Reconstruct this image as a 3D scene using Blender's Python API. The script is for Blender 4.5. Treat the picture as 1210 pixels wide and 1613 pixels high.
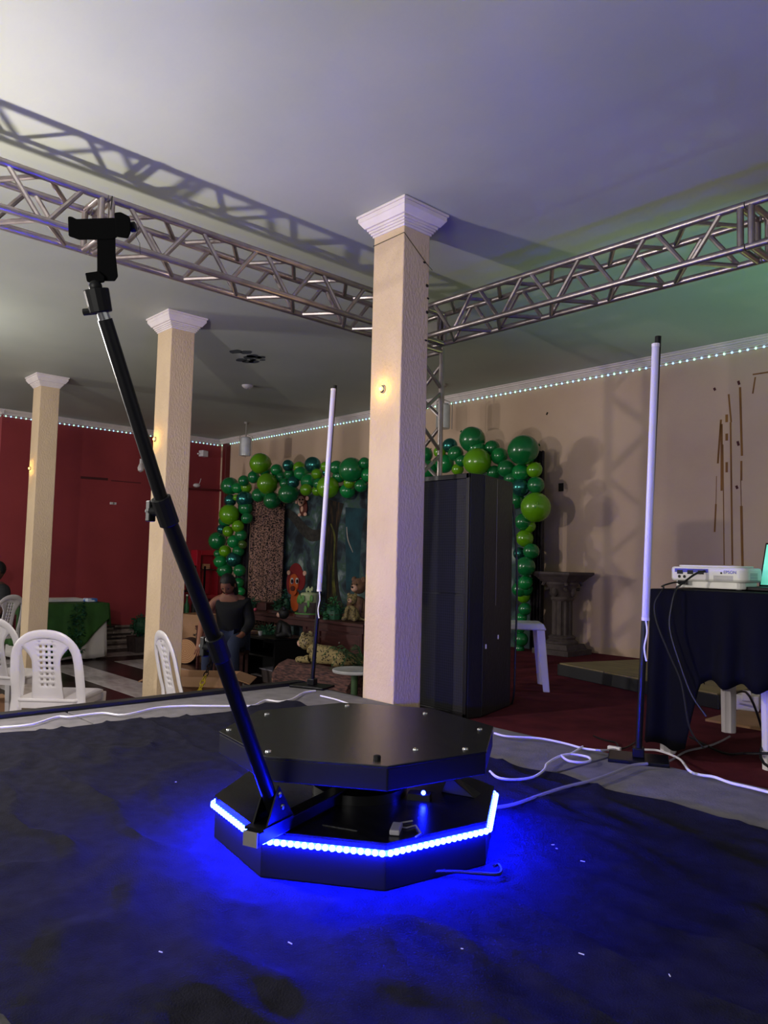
import bpy, bmesh, math, random
from mathutils import Vector, Matrix, noise
from math import sin, cos, pi, radians, sqrt
random.seed(7)
for _o in list(bpy.data.objects): bpy.data.objects.remove(_o)
SC = bpy.context.scene; COL = SC.collection

# ------------------------------------------------------------------ camera
F = 1195.0; CX, CY = 605.0, 806.5
ZR, ZS, ZC, ZT = .558, .655, 1.395, 3.34          # red stage, grey stage, camera, ceiling (dark floor is 0)
_yaw, _pit, _rol = radians(47.3), radians(3.7), radians(1.4)
fw = Vector((-sin(_yaw)*cos(_pit), cos(_yaw)*cos(_pit), sin(_pit)))
r0 = fw.cross(Vector((0, 0, 1))).normalized(); u0 = r0.cross(fw)
rt = r0*cos(_rol)+u0*sin(_rol); up = -r0*sin(_rol)+u0*cos(_rol)
CAMP = Vector((0, 0, ZC))
cd = bpy.data.cameras.new('camera'); cam = bpy.data.objects.new('camera', cd); COL.objects.link(cam)
cd.sensor_fit = 'VERTICAL'; cd.sensor_height = 36; cd.lens = 36*F/1613; cd.clip_start = .02
cam.matrix_world = Matrix(((rt.x, up.x, -fw.x, 0), (rt.y, up.y, -fw.y, 0), (rt.z, up.z, -fw.z, ZC), (0, 0, 0, 1)))
SC.camera = cam

def at(x, y, X=None, Y=None, Z=None):               # where the sight line through a photo pixel meets a world plane
    d = fw + rt*((x-CX)/F) + up*((CY-y)/F)
    t = X/d.x if X is not None else Y/d.y if Y is not None else (Z-ZC)/d.z
    return CAMP + d*t
def depth(p): return (Vector(p)-CAMP).dot(fw)

# ------------------------------------------------------------------ world, lights, exposure
w = bpy.data.worlds.new('hall_air'); SC.world = w; w.use_nodes = True
w.node_tree.nodes['Background'].inputs[0].default_value = (.93, .91, .87, 1)
w.node_tree.nodes['Background'].inputs[1].default_value = .34
SC.view_settings.view_transform = 'Standard'; SC.view_settings.look = 'None'
SC.view_settings.exposure = 0.3; SC.view_settings.gamma = 1.0; SC.view_settings.use_curve_mapping = False

def light(name, kind, loc, power, color, target=None, size=.1, sizey=None, spread=None, spot=None):
    l = bpy.data.lights.new(name, kind); l.energy = power; l.color = color
    if kind == 'AREA':
        l.size = size
        if sizey: l.shape = 'RECTANGLE'; l.size_y = sizey
        if spread: l.spread = radians(spread)
    else: l.shadow_soft_size = size
    if kind == 'SPOT': l.spot_size = radians(spot); l.spot_blend = .6
    o = bpy.data.objects.new(name, l); COL.objects.link(o); o.location = loc
    if target is not None:
        o.rotation_euler = (Vector(target)-Vector(loc)).to_track_quat('-Z', 'Y').to_euler()
    return o
light('hall_lamp', 'POINT', (-3.42, .45, 1.97), 118, (1, .90, .84), size=.035)          # lamp just outside the frame, casts the truss shadows
light('far_hall_lamp', 'POINT', (-10.3, -3.6, 2.2), 420, (1, .94, .88), size=.15)        # lamps down the hall on the left
light('hall_lamp_behind', 'AREA', (-.6, -2.2, 1.9), 62, (1, .97, .90), target=(-2.0, 1.6, 3.3), size=1.3)
light('hall_lamp_far_left', 'POINT', (-7.0, .9, 2.55), 62, (1, .96, .90), size=.15)
light('green_effect_lamp', 'SPOT', (-.9, 5.3, 1.5), 62, (.35, 1, .50), target=(-1.9, 5.25, 3.34), size=.05, spot=76)
light('green_effect_lamp_on_truss', 'SPOT', (-2.0, 5.9, 1.2), 12, (.7, 1, .3), target=(-2.6, 3.6, 3.0), size=.03, spot=60)

# ------------------------------------------------------------------ materials
def lin(c):
    if isinstance(c, str):
        c = c.lstrip('#'); c = [int(c[i:i+2], 16)/255 for i in (0, 2, 4)]
        c = [v/12.92 if v <= .04045 else ((v+.055)/1.055)**2.4 for v in c]
    return (c[0], c[1], c[2], 1)
def mat(name, col, rough=.6, metal=0, col2=None, scale=5, bump=0, bscale=60, emit=0, trans=0, coat=0, sheen=0, ramp=(.35, .65), stretch=None, spec=None, detail=4):
    m = bpy.data.materials.new(name); m.use_nodes = True; nt = m.node_tree; N = nt.nodes; L = nt.links
    b = N['Principled BSDF']; b.inputs['Base Color'].default_value = lin(col)
    b.inputs['Roughness'].default_value = rough; b.inputs['Metallic'].default_value = metal
    if spec is not None: b.inputs['Specular IOR Level'].default_value = spec
    if coat: b.inputs['Coat Weight'].default_value = coat; b.inputs['Coat Roughness'].default_value = .08
    if sheen: b.inputs['Sheen Weight'].default_value = sheen
    if trans: b.inputs['Transmission Weight'].default_value = trans
    if emit:
        b.inputs['Emission Color'].default_value = lin(col); b.inputs['Emission Strength'].default_value = emit
    tc = N.new('ShaderNodeTexCoord'); src = tc.outputs['Object']
    if stretch:
        mp = N.new('ShaderNodeMapping'); mp.inputs['Scale'].default_value = stretch; L.new(src, mp.inputs[0]); src = mp.outputs[0]
    if col2 is not None:
        n = N.new('ShaderNodeTexNoise'); n.inputs['Scale'].default_value = scale; n.inputs['Detail'].default_value = detail; L.new(src, n.inputs[0])
        r = N.new('ShaderNodeValToRGB'); r.color_ramp.elements[0].position, r.color_ramp.elements[1].position = ramp
        r.color_ramp.elements[0].color = lin(col); r.color_ramp.elements[1].color = lin(col2)
        L.new(n.outputs[0], r.inputs[0]); L.new(r.outputs[0], b.inputs['Base Color'])
        if emit: L.new(r.outputs[0], b.inputs['Emission Color'])
    if bump:
        n2 = N.new('ShaderNodeTexNoise'); n2.inputs['Scale'].default_value = bscale; n2.inputs['Detail'].default_value = 3; L.new(src, n2.inputs[0])
        bp = N.new('ShaderNodeBump'); bp.inputs['Strength'].default_value = bump; bp.inputs['Distance'].default_value = .01
        L.new(n2.outputs[0], bp.inputs['Height']); L.new(bp.outputs[0], b.inputs['Normal'])
    return m
MT = dict(
 ceiling=mat('painted_slab', '#adb1a6', .62, col2='#9fa49a', scale=1.1, bump=.10, bscale=7, ramp=(.3, .75)),
 beige=mat('beige_plaster', '#c8ad96', .85, col2='#bea28c', scale=1.5, bump=.12, bscale=30),
 red=mat('red_plaster', '#963338', .75, col2='#862a30', scale=1.2, bump=.1, bscale=30),
 pale=mat('pale_plaster', '#cfc3c8', .8, col2='#c3b6bd', scale=2),
 column=mat('stucco_column', '#cdb595', .85, col2='#c2a98a', scale=4, bump=.55, bscale=75, stretch=(1, 1, .55)),
 gypsum=mat('white_gypsum', '#ddd3d2', .6, col2='#d2c7c6', scale=6),
 carpet=mat('red_carpet', '#60252f', .98, col2='#4c1c26', scale=6, bump=.5, bscale=320, spec=.1),
 grey=mat('grey_stage_board', '#706d70', .8, col2='#605e61', scale=14, bump=.18, bscale=140),
 blackedge=mat('black_edge', '#08080c', .5),
 white_tile=mat('white_marbled_tile', '#c8bfc0', .22, col2='#ab9fa1', scale=4, stretch=(1, 3, 1)),
 dark_tile=mat('dark_brown_tile', '#2b1b20', .25, col2='#39262a', scale=5),
 grout=mat('grout', '#4b4144', .9),
 cloth=mat('black_felt', '#16161f', .98, col2='#1d1d2a', scale=24, bump=.35, bscale=260, spec=.08, sheen=.0),
 matte=mat('matte_black_plastic', '#050506', .8, spec=.04),
 booth=mat('black_vinyl', '#08080b', .27, col2='#151418', scale=7, bump=.06, bscale=40, stretch=(1, 6, 1)),
 boothside=mat('black_side_board', '#060609', .6, spec=.2),
 black=mat('black_plastic', '#050507', .5, spec=.25),
 blackmetal=mat('black_painted_steel', '#08080c', .34, metal=.2, spec=.35),
 alu=mat('aluminium_tube', '#b0a6a4', .33, metal=.95, col2='#9b918f', scale=14, bump=.05, bscale=70),
 chrome=mat('chrome', '#c9cbd0', .18, metal=1),
 steel=mat('galvanised_steel', '#8b8680', .5, metal=.6),
 speaker=mat('black_speaker_paint', '#0c0c10', .55, col2='#151519', scale=4, bump=.25, bscale=120, stretch=(1, 1, .3)),
 speaker_side=mat('scuffed_speaker_side', '#191b1c', .55, col2='#34363a', scale=5, bump=.3, bscale=90, ramp=(.55, .85), stretch=(1, 1, .35)),
 mesh_frame=mat('grille_frame', '#0b0b0e', .4),
 white_plastic=mat('white_plastic', '#ded9dc', .3, col2='#d3cdd0', scale=5, spec=.5),
 white_projector=mat('projector_shell', '#e4e2dc', .38),
 diffuser=mat('milky_tube', '#c4c0d0', .35),
 cable_w=mat('white_cable', '#e3e0ea', .5), cable_g=mat('grey_cable', '#8c8994', .55), cable_b=mat('black_cable', '#08080a', .5),
 green_d=mat('green_latex', '#0c6b35', .2, spec=.6, coat=.3), green_m=mat('mid_green_latex', '#0f7d3c', .2, coat=.3),
 lime=mat('lime_latex', '#5f9a10', .2, coat=.3, spec=.6), chromeg=mat('chrome_green_foil', '#357a74', .2, metal=.8),
 olive=mat('olive_latex', '#3d5a22', .25, coat=.2),
 wood_d=mat('dark_brown_wood', '#4a2320', .5, col2='#361716', scale=6, stretch=(1, 8, 8), bump=.1),
 wood_o=mat('olive_wood_top', '#8a7a52', .7, col2='#746544', scale=5, stretch=(1, 6, 1)),
 wood_slice=mat('wood_slice_face', '#c08a5e', .7, col2='#9c6a45', scale=12),
 bark=mat('tree_bark', '#6a4640', .9, col2='#24171a', scale=13, stretch=(1, 5, 5), bump=.9, bscale=14),
 cardboard=mat('cardboard', '#a47c5e', .85, col2='#94704f', scale=3),
 stonec=mat('dark_cast_stone', '#4c403e', .75, col2='#3a302f', scale=12, bump=.4, bscale=60),
 leaf=mat('leaf_green', '#1d5233', .55, col2='#2f6a3c', scale=20), leaf_d=mat('dark_leaf', '#16402a', .6, col2='#245a3e', scale=20),
 fern=mat('fern_green', '#2f4a30', .6, col2='#3f5c35', scale=10),
 greencloth=mat('green_tablecloth', '#2f5c1f', .85, col2='#264d1a', scale=5, bump=.2, bscale=200), limecloth=mat('lime_tablecloth', '#6e9a1c', .85),
 whitecloth=mat('white_cloth', '#cfc9c6', .85), tealcloth=mat('emerald_cloth', '#0a5b3c', .8),
 blackcloth=mat('black_satin_cloth', '#04040a', .8, spec=.1),
 skin=mat('brown_skin', '#8a5a45', .6), skin_d=mat('deep_brown_skin', '#4c2f26', .6), hair=mat('black_hair', '#0b0807', .6, bump=.5, bscale=90, stretch=(1, 1, .2)),
 shirt=mat('black_top', '#07070a', .85, bump=.1), jeans=mat('blue_jeans', '#2a3350', .9, bump=.2, bscale=200), shirt_m=mat('dark_tshirt', '#17181c', .9), pants=mat('maroon_trousers', '#5a1a24', .9),
 redpaint=mat('red_gloss_paint', '#a01528', .35), darkred=mat('dark_red_pipe', '#5c1217', .5),
 orange=mat('orange_paint', '#c2551d', .6), cream=mat('cream_paint', '#cda089', .6), lred=mat('mane_red', '#7d1418', .6), brownp=mat('brown_paint', '#5a2418', .6), eye=mat('eye_black', '#050505', .3), eyew=mat('eye_white', '#d8d4cc', .4),
 icing=mat('cake_icing', '#a9b287', .6), icing_g=mat('green_icing', '#4a7a35', .6), pink=mat('rosy_paint', '#b8435a', .5),
 glass_w=mat('frosted_glass', '#cfd0d2', .25, col2='#b9babd', scale=8), bulbg=mat('bulb_glass', '#d9cfcb', .15),
 yellow=mat('yellow_plastic', '#b8a21e', .4), branch=mat('printed_branch', '#221f1d', .9, col2='#34322c', scale=20), trunk=mat('printed_trunk', '#191513', .9, col2='#5c4425', scale=8, ramp=(.5, .8), stretch=(3, 1, .6)),
 glade=mat('printed_glade', '#0d2630', .9, col2='#17414a', scale=4), vine=mat('printed_vine', '#6b6a2a', .9, col2='#2e3318', scale=9),
 glue=mat('brown_glue', '#8a5d28', .8, col2='#6d451c', scale=9, stretch=(1, 1, .3)), mould=mat('dark_mould', '#3a4145', .9), hole=mat('dark_hole', '#1f1812', .9), scuff=mat('red_wall_scuff', '#4a1a1c', .9),
 blue_port=mat('blue_port', '#2c2ea0', .4), laptop=mat('laptop_screen', '#6fd0c0', .3, col2='#3fa878', scale=3, emit=.75),
 ledw=mat('led_green_white', (.45, 1, .70), .3, emit=1.6), ledb=mat('led_blue_white', (.40, .70, 1), .3, emit=1.4),
 amber=mat('amber_lamp', (1, .62, .12), .3, emit=3.2),
 strip=mat('blue_led_strip', (.0002, .0006, 1), .3, emit=1150), core=mat('blue_led_core', (.003, .007, 1), .3, emit=420),
)
def ringwood():                                        # growth rings on the cut face
    m = MT['wood_slice']; nt = m.node_tree; N = nt.nodes; L = nt.links
    wv = N.new('ShaderNodeTexWave'); wv.wave_type = 'RINGS'; wv.rings_direction = 'Y'; wv.inputs['Scale'].default_value = 14; wv.inputs['Distortion'].default_value = 2.5
    tc = N.new('ShaderNodeTexCoord'); L.new(tc.outputs['Object'], wv.inputs[0])
    r = N.new('ShaderNodeValToRGB'); r.color_ramp.elements[0].color = lin('#a8704a'); r.color_ramp.elements[1].color = lin('#c79a70')
    L.new(wv.outputs[0], r.inputs[0]); L.new(r.outputs[0], N['Principled BSDF'].inputs['Base Color'])
ringwood()
def patterned(name, base, spot, scale, rough=.85, thr=.33, metal=0):   # rosette spots or grille holes
    m = bpy.data.materials.new(name); m.use_nodes = True; nt = m.node_tree; N = nt.nodes; L = nt.links; b = N['Principled BSDF']
    b.inputs['Roughness'].default_value = rough; b.inputs['Metallic'].default_value = metal
    tc = N.new('ShaderNodeTexCoord'); n = N.new('ShaderNodeTexNoise'); n.inputs['Scale'].default_value = scale*.8; L.new(tc.outputs['Object'], n.inputs[0])
    mx = N.new('ShaderNodeVectorMath'); mx.operation = 'MULTIPLY_ADD'; mx.inputs[1].default_value = (.03,)*3
    L.new(n.outputs['Color'], mx.inputs[0]); L.new(tc.outputs['Object'], mx.inputs[2])
    v = N.new('ShaderNodeTexVoronoi'); v.inputs['Scale'].default_value = scale; L.new(mx.outputs[0], v.inputs[0])
    r = N.new('ShaderNodeValToRGB'); e = r.color_ramp.elements; e[0].position = thr; e[1].position = thr+.06
    e[0].color = lin(spot); e[1].color = lin(base); L.new(v.outputs['Distance'], r.inputs[0]); L.new(r.outputs[0], b.inputs['Base Color'])
    return m
MT['leopard'] = patterned('leopard_fabric', '#a07a6a', '#120c0e', 52, thr=.46)
MT['leopard_y'] = patterned('leopard_plush', '#8d7c52', '#1c160f', 45, thr=.30)
MT['leopard_d'] = patterned('dark_leopard_fabric', '#241c22', '#0a080b', 34)
def jungle():
    m = bpy.data.materials.new('jungle_print'); m.use_nodes = True; nt = m.node_tree; N = nt.nodes; L = nt.links; b = N['Principled BSDF']; b.inputs['Roughness'].default_value = .85
    tc = N.new('ShaderNodeTexCoord'); mp = N.new('ShaderNodeMapping'); mp.inputs['Scale'].default_value = (1, 1, 1); L.new(tc.outputs['Object'], mp.inputs[0])
    n = N.new('ShaderNodeTexNoise'); n.inputs['Scale'].default_value = 3.6; n.inputs['Detail'].default_value = 8; n.inputs['Distortion'].default_value = .35; L.new(mp.outputs[0], n.inputs[0])
    r = N.new('ShaderNodeValToRGB'); e = r.color_ramp.elements; e[0].position = .36; e[0].color = lin('#0c1118'); e[1].position = .68; e[1].color = lin('#8a9890')
    for p, c in ((.44, '#1e2a33'), (.50, '#34464c'), (.55, '#2f4a3a'), (.61, '#525f68')):
        k = e.new(p); k.color = lin(c)
    L.new(n.outputs[0], r.inputs[0]); L.new(r.outputs[0], b.inputs['Base Color']); return m
MT['jungle'] = jungle()
def grille():
    m = bpy.data.materials.new('perforated_grille'); m.use_nodes = True; nt = m.node_tree; N = nt.nodes; L = nt.links; b = N['Principled BSDF']
    b.inputs['Roughness'].default_value = .75; b.inputs['Metallic'].default_value = 0
    tc = N.new('ShaderNodeTexCoord'); rot = N.new('ShaderNodeMapping'); rot.inputs['Rotation'].default_value = (0, radians(45), 0); L.new(tc.outputs['Object'], rot.inputs[0])
    ck = N.new('ShaderNodeTexChecker'); ck.inputs['Scale'].default_value = 95; L.new(rot.outputs[0], ck.inputs[0])
    ck.inputs[1].default_value = lin('#1c1c22'); ck.inputs[2].default_value = lin('#060609')
    n = N.new('ShaderNodeTexNoise'); n.inputs['Scale'].default_value = 5; L.new(tc.outputs['Object'], n.inputs[0])
    mx = N.new('ShaderNodeMixRGB'); mx.blend_type = 'MULTIPLY'; mx.inputs[0].default_value = .5; L.new(ck.outputs[0], mx.inputs[1]); L.new(n.outputs[0], mx.inputs[2])
    L.new(mx.outputs[0], b.inputs['Base Color'])
    bp = N.new('ShaderNodeBump'); bp.inputs['Strength'].default_value = .4; bp.inputs['Distance'].default_value = .003; L.new(ck.outputs['Fac'], bp.inputs['Height']); L.new(bp.outputs[0], b.inputs['Normal'])
    return m
MT['grille'] = grille()
MT['tan'] = mat('tan_plush', '#96674c', .9, bump=.3, bscale=120); MT['brownfur'] = mat('brown_plush', '#7a5a44', .95, col2='#5f4433', scale=20, bump=.3, bscale=120)

# ------------------------------------------------------------------ mesh helpers
class G:
    def __init__(s): s.v = []; s.f = []
    def add(s, vs, fs, M=None):
        k = len(s.v); s.v += [tuple(M @ Vector(p)) if M is not None else tuple(p) for p in vs]; s.f += [tuple(i+k for i in f) for f in fs]; return s
    def bx(s, x0, x1, y0, y1, z0, z1, M=None):
        return s.add([(x0,y0,z0),(x1,y0,z0),(x1,y1,z0),(x0,y1,z0),(x0,y0,z1),(x1,y0,z1),(x1,y1,z1),(x0,y1,z1)],
            [(0,3,2,1),(4,5,6,7),(0,1,5,4),(1,2,6,5),(2,3,7,6),(3,0,4,7)], M)
    def cb(s, c, d, M=None): return s.bx(c[0]-d[0]/2, c[0]+d[0]/2, c[1]-d[1]/2, c[1]+d[1]/2, c[2]-d[2]/2, c[2]+d[2]/2, M)
    def prism(s, poly, z0, z1, M=None):
        n = len(poly)
        return s.add([(x,y,z0) for x,y in poly]+[(x,y,z1) for x,y in poly], [tuple(range(n))[::-1], tuple(range(n,2*n))]+[(i,(i+1)%n,(i+1)%n+n,i+n) for i in range(n)], M)
    def frus(s, c, w0, d0, w1, d1, z0, z1, M=None):
        a = [(c[0]+sx*w0/2, c[1]+sy*d0/2, z0) for sx, sy in ((-1,-1),(1,-1),(1,1),(-1,1))]
        b = [(c[0]+sx*w1/2, c[1]+sy*d1/2, z1) for sx, sy in ((-1,-1),(1,-1),(1,1),(-1,1))]
        return s.add(a+b, [(3,2,1,0),(4,5,6,7),(0,1,5,4),(1,2,6,5),(2,3,7,6),(3,0,4,7)], M)
    def tube(s, pts, r, n=8, M=None, flat=None, close=False):
        pts = [Vector(p) for p in pts]; m = len(pts); rr = r if isinstance(r, (list, tuple)) else [r]*m
        rings = []; pn = None
        for i, p in enumerate(pts):
            a = pts[(i-1) % m] if close or i > 0 else p; b = pts[(i+1) % m] if close or i < m-1 else p
            t = (b-a).normalized()
            if pn is None: pn = t.orthogonal().normalized() if flat is None else (Vector(flat)-t*t.dot(Vector(flat))).normalized()
            else: pn = (pn-t*t.dot(pn)).normalized()
            bn = t.cross(pn); q = rr[i]
            ra, rb = (q if isinstance(q, tuple) else (q, q))
            rings.append([p+pn*ra*cos(2*pi*k/n)+bn*rb*sin(2*pi*k/n) for k in range(n)])
        vs = [v for g in rings for v in g]; fs = []
        for i in range(m if close else m-1):
            j = (i+1) % m
            fs += [(i*n+k, i*n+(k+1) % n, j*n+(k+1) % n, j*n+k) for k in range(n)]
        if not close: fs += [tuple(range(n))[::-1], tuple(range((m-1)*n, m*n))]
        return s.add(vs, fs, M)
    def lathe(s, prof, c=(0,0,0), n=16, M=None):
        vs = [(c[0]+r*cos(2*pi*k/n), c[1]+r*sin(2*pi*k/n), c[2]+z) for r, z in prof for k in range(n)]; m = len(prof)
        return s.add(vs, [(i*n+k, i*n+(k+1) % n, (i+1)*n+(k+1) % n, (i+1)*n+k) for i in range(m-1) for k in range(n)]+[tuple(range(n))[::-1], tuple(range((m-1)*n, m*n))], M)
    def ball(s, c, r, n=14, m=9, M=None):
        rx, ry, rz = r if isinstance(r, (tuple, list)) else (r, r, r)
        vs = [(c[0], c[1], c[2]-rz)]+[(c[0]+rx*sin(pi*j/m)*cos(2*pi*k/n), c[1]+ry*sin(pi*j/m)*sin(2*pi*k/n), c[2]-rz*cos(pi*j/m)) for j in range(1, m) for k in range(n)]+[(c[0], c[1], c[2]+rz)]
        T = len(vs)-1; fs = [(0, 1+(k+1) % n, 1+k) for k in range(n)]
        for j in range(m-2): fs += [(1+j*n+k, 1+j*n+(k+1) % n, 1+(j+1)*n+(k+1) % n, 1+(j+1)*n+k) for k in range(n)]
        fs += [(1+(m-2)*n+k, 1+(m-2)*n+(k+1) % n, T) for k in range(n)]
        return s.add(vs, fs, M)
def wloc(o):
    v = Vector((0, 0, 0))
    while o is not None: v += o.location; o = o.parent
    return v
def ob(name, g, m, parent=None, smooth=False, bevel=0, W=False, kind=None, label=None, sub=0, solid=0):
    me = bpy.data.meshes.new(name); vs = g.v
    org = Vector((0, 0, 0))
    if parent is None and W is not None:
        xs, ys, zs = zip(*vs); org = Vector(((min(xs)+max(xs))/2, (min(ys)+max(ys))/2, min(zs)))
    elif W: org = wloc(parent)
    me.from_pydata([(p[0]-org.x, p[1]-org.y, p[2]-org.z) for p in vs], [], g.f); me.update()
    me.materials.append(MT[m] if isinstance(m, str) else m)
    if smooth: me.polygons.foreach_set('use_smooth', [True]*len(me.polygons))
    o = bpy.data.objects.new(name, me); COL.objects.link(o)
    if parent is not None: o.parent = parent
    else: o.location = org
    if solid: k = o.modifiers.new('solid', 'SOLIDIFY'); k.thickness = solid; k.offset = 0
    if bevel: k = o.modifiers.new('bevel', 'BEVEL'); k.width = bevel; k.segments = 2; k.limit_method = 'ANGLE'
    if sub: k = o.modifiers.new('sub', 'SUBSURF'); k.levels = k.render_levels = sub
    if smooth and not sub:
        try: me.set_sharp_from_angle(angle=radians(40))
        except Exception: pass
    if kind: o['kind'] = kind
    if label: o['label'] = label
    return o
def tag(o, label, cat, group=None, kind=None):
    o['label'] = label; o['category'] = cat
    if group: o['group'] = group
    if kind: o['kind'] = kind
    return o
def thing(name, label, cat, loc=(0,0,0), rz=0, group=None):
    o = bpy.data.objects.new(name, None); COL.objects.link(o); o.empty_display_size = .1
    o.location = loc; o.rotation_euler = (0, 0, rz); return tag(o, label, cat, group)
def struct(name, g, m, **k): 
    o = ob(name, g, m, **k); o['kind'] = 'structure'; return o
def copy_tree(o, parent=None):
    c = o.copy(); COL.objects.link(c)
    if parent is not None: c.parent = parent
    for ch in list(o.children): copy_tree(ch, c)
    return c
def Rz(a): return Matrix.Rotation(a, 4, 'Z')
def T(*p): return Matrix.Translation(Vector(p))
def share(o, name, loc, rot=None, parent=None):          # a like piece with shared mesh data
    c = bpy.data.objects.new(name, o.data); COL.objects.link(c); c.location = loc
    for md in o.modifiers:
        if md.type == 'BEVEL': k = c.modifiers.new('bevel', 'BEVEL'); k.width = md.width; k.segments = md.segments
    if rot is not None: c.rotation_euler = rot
    c.parent = parent if parent is not None else o.parent
    return c

# ------------------------------------------------------------------ the setting
YB, XL = 6.54, -11.15
floor = struct('floor', G().bx(-16, 3, -4, 6.7, -.12, -.008), 'grout', W=None)
tw = G().bx(-.216, .216, -.216, .216, -.008, .0); proto = {}
for key, mm in (('w', 'white_tile'), ('d', 'dark_tile')): proto[key] = None
def tile(cx, cy, key):
    if proto[key] is None:
        proto[key] = ob('floor_tile', tw, {'w': 'white_tile', 'd': 'dark_tile'}[key], floor); proto[key].location = (cx, cy, 0)
    else: share(proto[key], 'floor_tile', (cx, cy, 0))
nx = 0
for i in range(0, 13):
    cx = -9.75+.218+i*.436
    for j in range(-2, 7):
        cy = 3.37+.218+(j-1)*.44
        if cy > 6.3: continue
        tile(cx, cy, 'w' if (j-1) % 2 == 0 else 'd')
for i, key in ((0, 'd'), (1, 'w'), (2, 'd'), (3, 'w')):
    for j in range(-2, 7): tile(-9.75-.218-i*.436, 3.37+.218+(j-1)*.44, key)
ceil = struct('ceiling', G().bx(-16, 3, -6, 6.7, ZT, ZT+.15), 'ceiling', W=None)
wb = struct('wall_back', G().bx(XL, 3, YB, YB+.15, 0, ZT), 'beige', W=None)
wl = struct('wall_left', G().bx(XL-.15, XL, 3.12, YB+.15, 0, ZT), 'red', W=None)
wr = struct('wall_alcove', G().bx(-16, XL-.15, 3.12, 3.27, 0, ZT), 'pale', W=None)
def cornice(name, pts, nrm):                               # stepped gypsum moulding swept along a wall
    g = G(); a, b = Vector(pts[0]), Vector(pts[1]); n = Vector(nrm)
    for d, z0, z1 in ((.03, 3.272, 3.285), (.042, 3.285, 3.297), (.055, 3.297, 3.31), (.078, 3.31, 3.328), (.095, 3.328, ZT)):
        q = [a, b, b+n*d, a+n*d]
        g.add([(p.x, p.y, z) for z in (z0, z1) for p in q], [(0,1,2,3),(7,6,5,4),(0,4,5,1),(1,5,6,2),(2,6,7,3),(3,7,4,0)])
    return struct(name, g, 'gypsum')
cornice('trim_1', ((XL, YB, 0), (3, YB, 0)), (0, -1, 0)); cornice('trim_2', ((XL, 3.12, 0), (XL, YB, 0)), (1, 0, 0))
cornice('trim_3', ((-16, 3.12, 0), (XL+.09, 3.12, 0)), (0, -1, 0))
def led_run(a, b, label, n):
    t = thing('led_rope', label, 'light strip', ((a[0]+b[0])/2, (a[1]+b[1])/2, min(a[2], b[2])), group=None)
    a, b = Vector(a), Vector(b); d = (b-a).normalized(); L = (b-a).length; cnt = int(L/.066)
    ob('tape', G().tube([a, b], .006, 4), 'cable_w', t, W=True)
    for k, mm in ((0, 'ledw'), (1, 'ledb')):
        g = G()
        for i in range(k, cnt, 2): g.ball(a+d*(.066*i+.03)+Vector(n)*.006,   .0105, 6, 4)
        ob('diode', g, mm, t, W=True, kind='stuff')
led_run((XL+.03, YB-.014, 3.255), (2.5, YB-.014, 3.255), 'long row of green-white diodes under the cornice of the beige wall', (0, -1, 0))
led_run((XL+.014, 3.13, 3.255), (XL+.014, YB-.03, 3.255), 'row of diodes under the cornice along the top of the red wall', (1, 0, 0))
led_run((-14, 3.106, 3.255), (XL, 3.106, 3.255), 'short row of diodes on the pale wall left of the red wall', (0, -1, 0))
# stone strips along the foot of the red wall
stp = {}
y = 3.14; random.seed(3)
for row in range(11):
    y = 3.14; z = .005+row*.030
    while y < 6.45:
        Lq = random.choice((.16, .24, .34, .46)); d = random.choice((.012, .018, .026)); y1 = min(y+Lq, 6.5)
        if y1-y < .05: break
        key = (Lq, d) if y1 == y+Lq else None; mm = random.choice((0, 0, 1, 2, 3))
        if row < 11:
            k2 = (key, mm)
            if key is None or k2 not in stp:
                g = G().bx(0, d, 0, y1-y-.003, 0, .0275)
                if 'stone%d' % mm not in MT: MT['stone%d' % mm] = mat('wall_stone', ('#8d7f78', '#5a4a46', '#a3948c', '#3c2f2e')[mm], .8, col2=('#7a6c66', '#4a3b38', '#8f8079', '#2e2424')[mm], scale=16, bump=.5, bscale=50)
                o = ob('wall_stone', g, 'stone%d' % mm, wl); o.location = (XL, y, z)
                if key: stp[k2] = o
            else: share(stp[k2], 'wall_stone', (XL, y, z), parent=wl)
        y = y1
# red carpeted stage against the beige wall, and the grey stage boards
red_stage = struct('floor_stage', G().prism([(-3.04, 2.78), (3, 2.78), (3, YB), (-4.9, YB), (-4.9, 4.55), (-3.85, 3.56)], 0, ZR), 'carpet', W=None)
PX = [-3.65, -1.60, .45, 2.5]; PY = [2.765, 1.37, -.03, -1.43]
stage = struct('floor_platform', G().bx(-3.64, 2.5, -1.43, 2.75, 0, ZS-.03), 'blackedge', W=None)
for i in range(3):
    for j in range(3):
        ob('stage_board', G().bx(PX[i]+.006, PX[i+1]-.006, PY[j+1]+.006, PY[j]-.006, ZS-.03, ZS), 'grey', stage, bevel=.003)
ob('edge_rail', G().bx(-3.715, -3.652, -1.43, 2.765, 0, ZS+.018), 'blackedge', stage)
ob('edge_rail', G().bx(-3.652, -3.16, 2.768, 2.785, 0, ZS-.004), 'blackedge', stage)

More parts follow.
